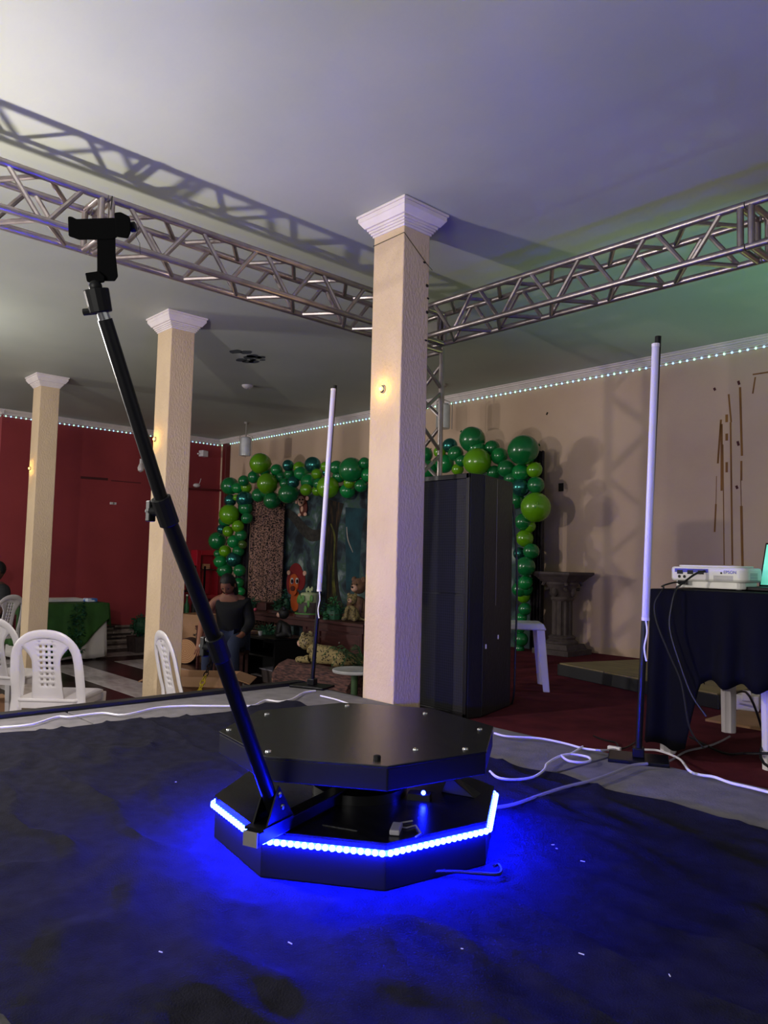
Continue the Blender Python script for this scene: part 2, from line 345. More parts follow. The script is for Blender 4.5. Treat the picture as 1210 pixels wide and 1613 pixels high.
# ------------------------------------------------------------------ columns
def column(x0, x1, y0, y1, label, wires=False):
    cx, cy = (x0+x1)/2, (y0+y1)/2; hw, hd = (x1-x0)/2, (y1-y0)/2
    t = thing('column', label, 'column', (cx, cy, 0), group='square plaster columns')
    ob('shaft', G().bx(-hw, hw, -hd, hd, 0, 3.26), 'column', t, bevel=.006)
    g = G(); zz = [3.215, 3.228, 3.24, 3.252, 3.266, 3.30, 3.325, ZT-.001]; ee = [.006, .014, .022, .030, .040, .066, .074]
    for i in range(7):
        e0 = ee[i]; e1 = ee[i]+(.024 if i == 4 else .0)
        g.frus((0, 0), 2*(hw+e0), 2*(hd+e0), 2*(hw+e1), 2*(hd+e1), zz[i], zz[i+1])
    ob('capital', g, 'gypsum', t, bevel=.002)
    return t
c1 = column(-3.14, -2.895, 2.77, 2.972, 'nearest square cream plaster column, beside the black speaker')
c2 = column(-5.80, -5.555, 2.77, 2.975, 'middle square cream plaster column, behind the leaning black arm')
c3 = column(-8.81, -8.575, 2.77, 2.975, 'farthest square cream plaster column, at far left before the red wall')
ob('wire', G().tube([(-3.142, 2.768, 3.17), (-2.893, 2.768, 3.175), (-2.893, 2.95, 3.05), (-2.88, 2.98, 3.02)], .0022, 4), 'cable_b', c1, W=True)
for k, (z, yy) in enumerate(((3.055, 2.93), (2.93, 2.955), (2.86, 2.965), (2.78, 2.96), (2.62, 2.955))):
    ob('chipped_spot', G().ball((-2.895, yy, z), (.004, .012, .006+.004*(k % 2)), 6, 4), 'hole', c1, W=True)
def wall_amber(p, label):
    t = thing('column_lamp', label, 'lamp', p, group='small amber lamps on the columns')
    ob('lamp_base', G().lathe([(.022, 0), (.022, .006), (.016, .012)], n=12, M=Matrix.Rotation(radians(90), 4, 'X')), 'chrome', t)
    ob('lamp_lens', G().ball((0, -.014, 0), (.013, .008, .013), 10, 6), 'amber', t)
    l = light('amber_glow', 'POINT', (p[0], p[1]-.045, p[2]), .55, (1, .62, .12), size=.012)
for q, yv, lb in (((603, 613), 2.768, 'small glowing amber lamp on the nearest column'), ((245, 692), 2.768, 'small glowing amber lamp on the middle column'), ((48, 738), 2.768, 'small glowing amber lamp on the farthest column')):
    wall_amber(at(*q, Y=yv), lb)

# ------------------------------------------------------------------ truss
CH, BR = .0175, .0125; WT = .2
def truss(label, org, L, axis, pitch=.4, flip=False, end0=True, end1=True, name='truss_section'):
    # local x runs along the truss; y and z across
    t = thing(name, label, 'truss', org)
    if axis == 'X': R = Matrix.Identity(4)
    elif axis == 'Y': R = Matrix.Rotation(radians(90), 4, 'Z')
    else: R = Matrix(((0, 1, 0, 0), (0, 0, 1, 0), (-1, 0, 0, 0), (0, 0, 0, 1)))     # runs downwards
    for yy in (0, WT):
        for zz in (0, -WT): ob('chord', G().tube([(0, yy, zz), (L, yy, zz)], CH, 12, M=R), 'alu', t, smooth=True)
    n = int((L-.14)/pitch+.5); p = (L-.16)/n; x0 = .08
    faces = [((0, 0), (0, -WT), 0), ((WT, 0), (WT, -WT), .5), ((0, -WT), (WT, -WT), .5), ((0, 0), (WT, 0), .5)]
    for (a, b, ph) in faces:
        A = lambda x, q: (x, q[0], q[1])
        for i in range(n):
            xs = x0+i*p; e = .03
            s, m_ = (a, b) if ph == 0 else (b, a)
            ob('brace', G().tube([A(xs+e, s), A(xs+p/2-e*.5, m_)], BR, 8, M=R), 'alu', t, smooth=True)
            ob('brace', G().tube([A(xs+p/2+e*.5, m_), A(xs+p-e, s)], BR, 8, M=R), 'alu', t, smooth=True)
    for on, x in ((end0, .022), (end1, L-.022)):
        if on:
            for a, b in (((0, 0), (0, -WT)), ((WT, 0), (WT, -WT)), ((0, 0), (WT, 0)), ((0, -WT), (WT, -WT))):
                ob('end_brace', G().tube([(x, a[0], a[1]), (x, b[0], b[1])], .016, 10, M=R), 'alu', t, smooth=True)
    return t
XN, XF, YN, YF, ZTT = -3.47, -3.67, 3.50, 3.70, 3.072
truss('aluminium box truss section from the corner towards the right above the table', (XN, YN, ZTT), 2.08, 'X')
truss('aluminium box truss section leaving the frame at the right edge', (XN+2.085, YN, ZTT), 2.4, 'X')
tl = truss('aluminium box truss section left of the near column, ending at the corner', (XN, 1.375, ZTT), 2.125, 'Y')
truss('aluminium box truss section leaving the frame at the left edge', (XN, -.73, ZTT), 2.1, 'Y')
truss('upright aluminium box truss rising behind the black speaker', (XF, YF, ZTT-WT-.03), ZTT-WT-.03-ZR-.012, 'Z', pitch=.42)
t = thing('truss_corner', 'aluminium truss corner block where the three trusses meet', 'truss', (XF, YN, ZTT-WT))
for xx in (XF+.012, XN-.012):
    for yy in (YN+.012, YF-.012): ob('corner_post', G().tube([(xx, yy, ZTT-WT-.02), (xx, yy, ZTT+.005)], .02, 10), 'alu', t, smooth=True, W=True)
for z in (ZTT, ZTT-WT):
    for a, b in (((XF, YN), (XN, YN)), ((XN, YN), (XN, YF)), ((XN, YF), (XF, YF)), ((XF, YF), (XF, YN))):
        ob('corner_rail', G().tube([(*a, z), (*b, z)], .0175, 10), 'alu', t, smooth=True, W=True)
g = G()
for yy in (YN+.0, YF): g.bx(XF+.04, XN-.04, yy-.003, yy+.003, ZTT-WT+.03, ZTT-.03)
ob('corner_plate', g, 'steel', t, W=True)
tag(ob('zip_tie', G().tube([at(177, 309, X=-3.45), at(176, 318, X=-3.447), at(174, 330, X=-3.45)], .003, 5), 'cable_b'), 'short black cable tie standing up from the left truss joint', 'cable tie')
tag(ob('dangling_wire', G().tube([at(219, 357, X=-3.444), at(214, 372, X=-3.445), at(220, 383, X=-3.446), at(221, 400, X=-3.446)], .0015, 5), 'cable_b'), 'thin black wire dangling from the left truss beside the phone clamp', 'wire')

# ------------------------------------------------------------------ rotating camera booth
BC = (-1.595, 1.405); BROT = radians(-121.9)
def octa(R, rot=0): return [(R*cos(BROT+rot+i*pi/4), R*sin(BROT+rot+i*pi/4)) for i in range(8)]
bt = thing('video_booth', 'octagonal black rotating video booth platform with glowing blue strip', 'booth', (BC[0], BC[1], ZS+.004))
bz = ZS+.004
ob('base', G().prism(octa(.385), 0, .100), 'boothside', bt, bevel=.002)
ob('base_top', G().prism(octa(.388), .100, .106), 'booth', bt)
g = G(); gc = G(); P = octa(.389)
for i in range(8):
    a, b = Vector((*P[i], .084)), Vector((*P[(i+1) % 8], .084))
    nrm = ((a+b)/2); nrm.z = 0; nrm.normalize(); 
    g.add([a+Vector((0,0,-.006)), b+Vector((0,0,-.006)), b+Vector((0,0,.006)), a+Vector((0,0,.006)),
           a+Vector((0,0,-.006))+nrm*.003, b+Vector((0,0,-.006))+nrm*.003, b+Vector((0,0,.006))+nrm*.003, a+Vector((0,0,.006))+nrm*.003],
          [(0,1,2,3),(7,6,5,4),(0,4,5,1),(1,5,6,2),(2,6,7,3),(3,7,4,0)])
    n = 18
    for k in range(n):
        c = a.lerp(b, (k+.5)/n)+nrm*.0045
        gc.ball(c, (.0075, .0075, .0075), 8, 5)
st = ob('led_strip', g, 'strip', bt); ob('diode', gc, 'core', st, kind='stuff')
ob('bearing', G().lathe([(.13, .106), (.13, .13), (.09, .14), (.09, .20), (.12, .205), (.12, .218)], n=24), 'blackmetal', bt, smooth=True)
ob('platform_side', G().prism(octa(.381), .216, .268), 'boothside', bt, bevel=.003)
ptop = ob('platform_top', G().prism(octa(.383), .268, .274), 'booth', bt, bevel=.001)
for q in ((421, 1125), (361, 1150), (423, 1184), (547, 1112), (670, 1124), (756, 1149), (733, 1180), (655, 1181)):
    p = at(*q, Z=bz+.274); ob('screw_head', G().lathe([(.008, 0), (.007, .003), (.003, .0045)], (p.x-BC[0], p.y-BC[1], .274), 10), 'chrome', bt, smooth=True)
p = at(594, 1196, Z=bz+.274); ob('screw_head', G().lathe([(.009, 0), (.009, .008), (.005, .01)], (p.x-BC[0], p.y-BC[1], .274), 10), 'black', bt)
for q in ((505, 1237), (537, 1302)):
    p = at(*q, Z=bz+.107); a = radians(25)
    ob('tape_scrap', G().bx(-.045, .045, -.008, .008, 0, .0015, M=T(p.x-BC[0], p.y-BC[1], .106) @ Rz(a)), 'booth', bt)
p = at(667, 1247, Z=bz+.125); c = (p.x-BC[0], p.y-BC[1])
ctl = ob('led_controller', G().bx(-.04, .02, -.02, .02, .106, .122, M=T(c[0], c[1], 0) @ Rz(.6)), 'black', bt)
ob('pilot_light', G().ball((c[0]+.012, c[1]-.012, .127), .006, 8, 5), 'core', ctl)
p = at(723, 1247, Z=bz+.11); M = T(p.x-BC[0], p.y-BC[1], .106) @ Rz(radians(20))
ob('power_supply', G().add([(-.045,-.02,0),(.055,-.02,0),(.055,.03,0),(-.045,.03,0),(-.03,-.015,.038),(-.01,-.015,.038),(-.01,.03,.03),(-.03,.03,.03)], [(3,2,1,0),(4,5,6,7),(0,1,5,4),(1,2,6,5),(2,3,7,6),(3,0,4,7)], M), 'black', bt, bevel=.002)
g = G(); q = [(650, 1293), (632, 1296), (622, 1302), (640, 1304), (655, 1300), (663, 1312), (655, 1318)]
pts = [at(a, b, Z=bz+.109)-Vector((*BC, bz)) for a, b in q]; g.tube(pts, .002, 6)
ob('plug_lead', g, 'cable_g', bt)
p0 = at(624, 1308, Z=bz+.109); ob('small_plug', G().bx(-.03, .03, -.012, .012, .107, .119, M=T(p0.x-BC[0], p0.y-BC[1], 0) @ Rz(-.9)), 'cable_g', bt, bevel=.003)
# arm: a radial bar carries two brackets and the leaning telescopic pole
RD = Vector((.3412, -.93998, 0)); TD = Vector((.93998, .3412, 0))
def rp(r, z, s=0): return Vector((0, 0, z-bz)) + RD*r + TD*s
arm = bt
Mr = Matrix(((RD.x, TD.x, 0, 0), (RD.y, TD.y, 0, 0), (0, 0, 1, 0), (0, 0, 0, 1)))
ob('radial_bar', G().bx(.10, .485, -.02, .02, .112, .140, M=Mr), 'blackmetal', bt, bevel=.002)
ob('bar_end_cap', G().bx(.485, .489, -.019, .019, .110, .141, M=Mr), 'steel', bt)
ob('bracket_foot', G().bx(.36, .475, -.026, .026, .140, .146, M=Mr), 'blackmetal', bt)
for s in (-.021, .017):
    ob('arm_bracket', G().add([(x, y, z) for y in (s, s+.004) for x, z in ((.355, .146), (.455, .146), (.415, .225))], [(0,1,2),(5,4,3),(0,3,4,1),(1,4,5,2),(2,5,3,0)], M=Mr), 'blackmetal', bt)
    for r, z in ((.40, .175), (.412, .205)):
        ob('bolt', G().ball((0, 0, 0), (.007, .004, .007), 8, 5, M=Mr @ T(r, s+(-.001 if s < 0 else .005), z)), 'chrome', bt)
def Z_(z): return z
A0, A1, A2, A3 = rp(.405, .815), rp(.62, 1.209), rp(.789, 1.479), rp(.953, 1.797)
A0b = rp(.402, .825)
ob('lower_tube', G().tube([A0b, A1+(A1-A0b)*.02], .0165, 14), 'blackmetal', bt, smooth=True)
ob('middle_tube', G().tube([A1, A2], .0150, 14), 'blackmetal', bt, smooth=True)
ob('upper_tube', G().tube([A2, A3], .0125, 14), 'blackmetal', bt, smooth=True)
up_ = (A3-A0b).normalized()
for q, (a, rr) in enumerate(((A1, .020), (A2, .019))):
    cl = ob('clamp_collar', G().tube([a-up_*.028, a+up_*.028], rr, 12), 'black', bt, bevel=.002)
    side = up_.cross(RD).normalized()
    side = -TD
    ob('clamp_knob', G().tube([a+side*.012, a+side*.036], .010, 10).bx(-.008, .008, -.007, .007, -.02, .02, M=T(*(a+side*.036))), 'black', cl, bevel=.002)
    ob('clamp_pin', G().ball(a+side*.045, (.005,)*3, 8, 5), 'chrome', cl)
ob('chrome_rod', G().tube([A3-up_*.01, A3+up_*.03], [.0105, .0095], 12), 'chrome', bt, smooth=True)
H1 = rp(.962, 1.806); H2 = rp(.975, 1.843)
bh = ob('ball_head', G().tube([H1, H2], [.019, .021], 14), 'black', bt, bevel=.002)
ob('ball_joint', G().ball(H2+(H2-H1).normalized()*.004, .011, 12, 8), 'black', bh, smooth=True)
ob('locking_knob', G().tube([H1+Vector((0,0,.004)), H1+Vector((0,0,.001))-rt*.03], .006, 8), 'black', bh)
# phone clamp faces the middle of the booth; built in the plane of its jaws
S = 1.30/F
pc = at(160, 400, Y=.5); pc = CAMP+(fw + rt*((160-CX)/F) + up*((CY-400)/F))*1.30
def pl(x, y, d=0): return CAMP+(fw+rt*((x-CX)/F)+up*((CY-y)/F))*(1.30+d)-Vector((*BC, bz))
def slab(poly, d0, d1): 
    g = G(); n = len(poly); return g.add([pl(x, y, d0) for x, y in poly]+[pl(x, y, d1) for x, y in poly], [tuple(range(n)), tuple(range(n, 2*n))[::-1]]+[((i+1) % n, i, i+n, (i+1) % n+n) for i in range(n)])
ob('clamp_stem', slab([(153, 376), (182, 372), (182, 398), (186, 436), (181, 443), (163, 443), (153, 432)], -.008, .008), 'matte', bt, bevel=.0015)
ob('clamp_seat', slab([(134, 430), (156, 427), (165, 435), (165, 445), (150, 447), (137, 444)], -.014, .014), 'matte', bt, bevel=.002)
ob('phone_clamp', slab([(107, 341), (113, 341), (120, 345), (178, 343), (186, 344), (186, 373), (178, 377), (125, 378), (108, 372)], -.010, .018), 'matte', bt, bevel=.002)
ob('clamp_jaw', slab([(180, 335), (190, 334), (204, 341), (206, 349), (206, 366), (202, 376), (182, 373)], -.016, .022), 'matte', bt, bevel=.002)
ob('jaw_screw', G().tube([pl(205, 358), pl(214, 357)], .009, 10), 'black', bt, bevel=.002)
ob('thumb_screw', G().tube([pl(152, 441), pl(150, 452)], .004, 8), 'chrome', bt)

# ------------------------------------------------------------------ black cloth under the booth
def cloth_floor():
    g = G(); nx_, ny_ = 150, 110; x0, x1, y0, y1 = -3.38, 1.2, .41, 2.30
    for j in range(ny_+1):
        for i in range(nx_+1):
            u, v = i/nx_, j/ny_; x = x0+(x1-x0)*u; yy = y0+(y1-y0)*v
            if j in (0, ny_): yy += .035*noise.noise(Vector((x*3.1, j, .3)))+.014*sin(x*15+2*noise.noise(Vector((x*2, 1, 0))))
            if i in (0, nx_): x += .06*noise.noise(Vector((yy*3, i, .7)))+.012*sin(yy*17)
            if i < 40: x += (.04+.16*min(1, max(0, (yy-.8)/1.2)) if yy < 2.0 else .20)*(1-i/40)
            h = abs(noise.noise(Vector((x*2.6+yy*1.6, yy*5.2, 0))))
            r = max(0, .13-h)*.085+max(0, .07-abs(noise.noise(Vector((x*1.7-4+yy*2, yy*2.1+3, 5)))))*.12
            r += .003*noise.noise(Vector((x*9, yy*9, 3)))+.003
            d = math.hypot(x-BC[0], yy-BC[1]); r *= max(0.0, min(1, (d-.36)/.25))
            fr = min(u, 1-u, v, 1-v); r += .006*max(0, 1-fr*25)*(.5+.5*sin(x*15+yy*13))
            g.v.append((x, yy, ZS+.003+max(0, r)))
    for j in range(ny_):
        for i in range(nx_): a = j*(nx_+1)+i; g.f.append((a, a+1, a+nx_+2, a+nx_+1))
    o = ob('floor_cloth', g, 'cloth', smooth=True); return o
tag(cloth_floor(), 'large wrinkled black felt cloth spread over the grey stage', 'cloth')
LINT = ['curved pale thread on the black cloth, largest of the flecks', 'pale lint fleck near the bottom left of the cloth', 'pale lint fleck in front of the booth, left of its front corner', 'lower pale lint fleck of the pair right of the booth', 'upper pale lint fleck of the pair right of the booth', 'pale lint fleck farthest right of the booth on the cloth', 'pale lint fleck on the cloth left of the booth top', 'pale lint fleck near the right bottom of the cloth', 'pale lint fleck before the booth\'s right half, low on the cloth', 'pale lint fleck below the thin black front cable']
for k, (x, y, a) in enumerate(((430, 1552, -.9), (253, 1500, .4), (457, 1486, .1), (877, 1337, .2), (871, 1331, .9), (918, 1357, .3), (277, 1232, 1), (1055, 1537, -.8), (916, 1503, .2), (728, 1495, .4))):
    p = at(x, y, Z=ZS+.012); L = (.014 if k == 0 else .0025+.0015*(k % 3))
    tag(ob('lint_fleck', G().bx(-L, L, -.0008, .0008, 0, .0015, M=T(*p) @ Rz(a)), 'cable_w'), LINT[k], 'lint', group='lint flecks on the black cloth')

# ------------------------------------------------------------------ cables on the stage
def fp(x, y, h=.006):
    p = at(x, y, Z=ZS+h)
    return p if p.y < 2.76 else at(x, y, Z=ZR+h)
def smooth_path(pts, k=5):
    pts = [Vector(p) for p in pts]; out = []
    for i in range(len(pts)-1):
        p0, p1, p2, p3 = pts[max(0, i-1)], pts[i], pts[i+1], pts[min(len(pts)-1, i+2)]
        for j in range(k):
            t = j/k; out.append(.5*((2*p1)+(p2-p0)*t+(2*p0-5*p1+4*p2-p3)*t*t+(3*p1-p0-3*p2+p3)*t**3))
    return out+[pts[-1]]
def cable(px, r, m, label, h=.006, name='cable', pts=None):
    q = smooth_path(pts if pts else [fp(x, y, h+r) for x, y in px])
    return tag(ob(name, G().tube(q, r, 6), m, smooth=True), label, 'cable')
cable([(-30, 1150), (0, 1146), (50, 1141), (90, 1129), (110, 1129), (160, 1123), (195, 1126), (245, 1115), (290, 1112), (330, 1112), (380, 1112), (400, 1111), (418, 1103), (440, 1105), (460, 1101), (478, 1091), (497, 1088)], .0045, 'cable_w', 'white cable running along the left stage edge to the light stand')
cable([(505, 1096), (518, 1099), (530, 1102), (548, 1108), (560, 1112)], .004, 'cable_w', 'short white cable from the left light stand towards the booth')
cable([(772, 1215), (785, 1225), (810, 1228), (840, 1224), (857, 1213), (862, 1203), (880, 1192), (900, 1187), (918, 1176)], .0045, 'cable_w', 'white cable curling up from the booth to the stage edge', h=.012)
cable([(884, 1190), (895, 1198), (915, 1201), (930, 1198), (925, 1192), (900, 1188), (884, 1190)], .0045, 'cable_w', 'flat white cable loop lying near the stage edge', h=.012)
cable([(779, 1155), (800, 1160), (850, 1163), (890, 1171), (920, 1179), (950, 1182), (968, 1180)], .0045, 'cable_w', 'white cable following the carpet edge with a plug at its end', h=.01)
cable([(998, 1180), (1020, 1181), (1040, 1183), (1070, 1195), (1085, 1213), (1100, 1220), (1125, 1224), (1150, 1233), (1180, 1240), (1215, 1249)], .005, 'cable_w', 'white cable on the red carpet leaving the frame at right', h=.01)
cable([(776, 1273), (810, 1267), (850, 1253), (890, 1240), (930, 1230), (965, 1218), (995, 1206), (1020, 1203)], .0055, 'cable_g', 'long grey cable crossing the black cloth towards the right stand', h=.012)
cable([(1040, 1205), (1060, 1196), (1080, 1184), (1105, 1178), (1120, 1174), (1135, 1168), (1150, 1160)], .005, 'cable_g', 'grey cable on the red carpet running under the black table', h=.004)
cable([(700, 1369), (680, 1372), (720, 1373), (760, 1376), (785, 1377), (790, 1370), (785, 1362), (778, 1364)], .004, 'cable_b', 'thin black cable on the cloth in front of the booth', h=.014)
p = fp(968, 1180, .012); tag(ob('cable_plug', G().bx(-.03, .03, -.011, .011, -.008, .012, M=T(*p) @ Rz(.15)), 'cable_w', bevel=.004), 'small white cable plug lying on the stage edge', 'plug')
cable([(935, 1159), (950, 1165), (970, 1170), (975, 1178), (985, 1178), (1000, 1170), (1010, 1160)], .004, 'cable_b', 'thin black cable snaking over the carpet left of the table', h=.004)

# ------------------------------------------------------------------ light stands
def light_stand(label, base, top, tub, rz):
    t = thing('tube_light_stand', label, 'light stand', base, rz)
    b = Vector(base); R = Rz(-rz)
    def lc(p): return R @ (Vector(p)-b)
    ob('base_plate', G().bx(-.11, .11, -.075, .075, 0, .014), 'blackmetal', t, bevel=.003)
    ob('pole_socket', G().bx(-.022, .022, -.025, .025, .014, .05), 'blackmetal', t, bevel=.004)
    P0, P1 = Vector((0, 0, .02)), lc(top)
    ob('pole', G().tube([P0, P1], .0125, 10), 'blackmetal', t, smooth=True)
    T0, T1 = lc(tub[0]), lc(tub[1])
    tb = ob('light_tube', G().tube([T0, T1], .0145, 12), 'diffuser', t, smooth=True)
    ob('rear_channel', G().tube([T0+rt*.012+fw*.012, T1+rt*.012+fw*.012], .008, 6), 'chrome', tb, smooth=True)
    for q in (T0, T1): ob('end_cap', G().tube([q-Vector((0,0,.006)), q+Vector((0,0,.006))], .0155, 12), 'white_plastic', tb)
    d = (T0-P0); w0 = T0; 
    ob('lead_wire', G().tube(smooth_path([w0, w0+Vector((.006, 0, -.05)), w0+Vector((-.004, 0, -.11)), w0+Vector((.004, 0, -.16))]), .0035, 6), 'cable_w', t)
    return t
Bl = at(496, 1082, Z=ZS); 
light_stand('light stand with white tube on the far left corner of the stage', (Bl.x, Bl.y-.02, ZS), at(528, 607, Y=Bl.y+.01), (at(503, 930, Y=Bl.y-.03), at(525, 614, Y=Bl.y-.03)), .4)
Br = at(1012, 1196, Z=ZS)
light_stand('light stand with white tube at the right, beside the black table', (Br.x, Br.y-.03, ZS), at(1037, 530, Y=Br.y+.01), (at(1017, 975, Y=Br.y-.04), at(1033, 544, Y=Br.y-.04)), .5)

# ------------------------------------------------------------------ big speaker on the carpet
SPX, SPY = -3.02, 3.15
sp = thing('speaker_cabinet', 'tall black double loudspeaker cabinet with perforated front beside the near column', 'speaker', (SPX, SPY, ZR))
hgt = 1.33
poly = [(-.29, 0), (.30, 0), (.315, .10), (.20, .50), (-.20, .50), (-.305, .10)]
ob('cabinet', G().prism(poly, 0, hgt), 'speaker', sp, bevel=.006)
side = G().add([(.3162, .102, .01), (.2018, .498, .01), (.2018, .498, hgt-.01), (.3162, .102, hgt-.01), (.318, .1025, .01), (.2036, .4985, .01), (.2036, .4985, hgt-.01), (.318, .1025, hgt-.01)], [(0,1,2,3),(7,6,5,4),(0,4,5,1),(1,5,6,2),(2,6,7,3),(3,7,4,0)])
ob('side_panel', side, 'speaker_side', sp)
for z0, z1 in ((.03, hgt/2-.004), (hgt/2+.004, hgt-.03)):
    ob('grille', G().bx(-.268, .276, -.008, 0, z0, z1), 'grille', sp)
fr = G().bx(-.29, -.27, -.012, 0, 0, hgt).bx(.278, .30, -.012, 0, 0, hgt).bx(-.29, .30, -.012, 0, hgt-.028, hgt).bx(-.29, .30, -.012, 0, 0, .028)
ob('front_frame', fr, 'mesh_frame', sp, bevel=.002)
q = at(655, 777, Y=SPY-.01)
rg = [(q.x-SPX+.022*cos(a), -.0095, q.z-ZR+.034*sin(a)) for a in [2*pi*k/20 for k in range(20)]]
ob('oval_badge', G().tube(rg, .0022, 5, close=True), 'steel', sp)
for x, y in ((731, 783), (633, 858)): 
    p = at(x, y, Y=SPY-.014); ob('screw_head', G().ball((p.x-SPX, -.013, p.z-ZR), .003, 6, 4), 'chrome', sp)
for s0, s1, hz in ((.16, .17, .55), (.30, .305, 1.25)):
    f0 = Vector((.318, .102, 0)).lerp(Vector((.2035, .498, 0)), s0); f1 = Vector((.318, .102, 0)).lerp(Vector((.2035, .498, 0)), s1)
ob('joint_line', G().tube([Vector((.319, .102, .6)).lerp(Vector((.2045, .498, .6)), .42)+Vector((0, 0, z)) for z in (.0, .72)], .0018, 4), 'steel', sp)
for s, z in ((.10, .38), (.52, .42)):
    c = Vector((.319, .102, z)).lerp(Vector((.2045, .498, z)), s); ob('chipped_spot', G().bx(c.x-.001, c.x+.003, c.y-.004, c.y+.004, c.z-.012, c.z+.012), 'cable_w', sp)
bx_, by_ = SPX+.195, SPY+.515
cable(None, .006, 'cable_b', 'black cable hanging down the back corner of the speaker', pts=[(bx_, by_, ZR+1.2), (bx_+.02, by_+.02, ZR+.8), (bx_+.015, by_+.02, ZR+.3), (bx_-.01, by_+.03, ZR+.012), (bx_-.2, by_+.15, ZR+.01)])

# ------------------------------------------------------------------ beige wall marks, low platform, pedestal, stool
def wallmark(name, x0, y0, x1, y1, wdt, m):
    a, b = at(x0, y0, Y=YB), at(x1, y1, Y=YB)
    d = (b-a); n = Vector((-d.z, 0, d.x)).normalized()*wdt/2 if d.length else Vector((wdt/2, 0, 0))
    g = G(); vs = [a-n, a+n, b+n, b-n]; g.add([(v.x, yy, v.z) for yy in (YB-.002, YB+.001) for v in vs], [(0,1,2,3),(7,6,5,4),(0,4,5,1),(1,5,6,2),(2,6,7,3),(3,7,4,0)])
    ob(name, g, m, wb)
for x0, y0, x1, y1, wd in ((1136, 661, 1131, 730, .016), (1137, 668, 1137, 773, .018), (1148, 621, 1152, 665, .014), (1151, 665, 1154, 890, .014), (1139, 700, 1141, 890, .008), (1166, 610, 1169, 718, .018), (1168, 726, 1168, 757, .016), (1168, 797, 1170, 894, .02), (1145, 653, 1145, 665, .022), (1145, 683, 1145, 694, .022), (1145, 728, 1145, 744, .02), (1128, 794, 1126, 838, .014), (1186, 590, 1212, 586, .012), (1190, 594, 1186, 620, .012), (1167, 757, 1168, 797, .006), (1129, 750, 1128, 794, .005)):
    wallmark('glue_stain', x0, y0, x1, y1, wd, 'glue')
wallmark('wall_hole', 884, 761, 884, 774, .06, 'hole'); wallmark('wall_hole', 861, 651, 863, 652, .03, 'hole')
for x, y, l in ((1163, 600, 6), (1125, 611, 4), (1162, 695, 7), (1160, 765, 5)): wallmark('wall_scuff', x, y, x+2, y+l, .02, 'scuff')
pf = thing('low_platform', 'low black platform with olive wooden top on the red carpet', 'platform', (-2.55, 5.4, ZR))
P4 = [(-3.39, 4.97), (-2.0, 4.60), (-1.85, 5.85), (-3.02, 6.15)]
ob('platform_frame', G().prism([(x+2.55, y-5.4) for x, y in P4], 0, .085), 'blackedge', pf, bevel=.004)
k = [Vector((x+2.55, y-5.4, 0)) for x, y in P4]
for i in range(3):
    a = [k[0].lerp(k[1], i/3+.004), k[0].lerp(k[1], (i+1)/3-.004), k[3].lerp(k[2], (i+1)/3-.004), k[3].lerp(k[2], i/3+.004)]
    ob('deck_panel', G().prism([(v.x*.985, v.y*.985) for v in a], .085, .094), 'wood_o', pf)
pcen = (-4.18, 6.2)
pd = thing('pedestal', 'dark fluted stone pedestal with flared square top by the beige wall', 'pedestal', (*pcen, ZR), radians(0))
sc = 1.0
ob('plinth', G().frus((0, 0), .40, .40, .40, .40, 0, .05).frus((0, 0), .34, .34, .30, .30, .05, .10).lathe([(.15, .10), (.15, .12), (.12, .14), (.13, .16), (.105, .18)], n=20), 'stonec', pd, bevel=.004)
g = G(); n = 40
prof = []
vs = []; 
for z in (.18, .50):
    for kx in range(n):
        a = 2*pi*kx/n; r = .095 if kx % 4 < 2 else .082; vs.append((r*cos(a), r*sin(a), z))
g.add(vs, [(i, (i+1) % n, (i+1) % n+n, i+n) for i in range(n)])
ob('fluted_shaft', g, 'stonec', pd)
ob('capital', G().lathe([(.10, .50), (.11, .52), (.10, .54), (.12, .60), (.155, .66), (.15, .68)], n=20), 'stonec', pd, smooth=True)
for i in range(4):
    a = pi/4+i*pi/2
    sv = [(cos(a)*(.15+.035*cos(t)), sin(a)*(.15+.035*cos(t)), .645+.035*sin(t)) for t in [k*pi/5 for k in range(9)]]
    ob('scroll', G().tube(sv, .016, 6), 'stonec', pd, smooth=True)
    ob('acanthus_leaf', G().ball((cos(i*pi/2)*.12, sin(i*pi/2)*.12, .59), (.03, .03, .05), 8, 6), 'stonec', pd, smooth=True)
ob('top_slab', G().frus((0, 0), .28, .28, .37, .37, .68, .73).frus((0, 0), .38, .38, .42, .42, .73, .75).frus((0, 0), .43, .43, .43, .43, .75, .775), 'stonec', pd, bevel=.004)
stl = thing('plastic_stool', 'white plastic stool half hidden behind the black speaker', 'stool', (-3.20, 4.27, ZR), radians(42))
def pleg(sx, sy):
    g = G(); a, b = .135, .17
    g.add([(sx*(a-.055), sy*a, .42), (sx*a, sy*a, .42), (sx*a, sy*(a-.055), .42), (sx*b, sy*b, 0), (sx*(b-.045), sy*b, 0), (sx*b, sy*(b-.045), 0)], [(0,1,3,4),(1,2,5,3),(0,2,1),(3,5,4),(0,4,5,2)]); return g
for sx in (-1, 1):
    for sy in (-1, 1): ob('leg', pleg(sx, sy), 'white_plastic', stl, bevel=.004)
ob('seat', G().frus((0, 0), .30, .30, .26, .26, .40, .445), 'white_plastic', stl, bevel=.012, smooth=True)

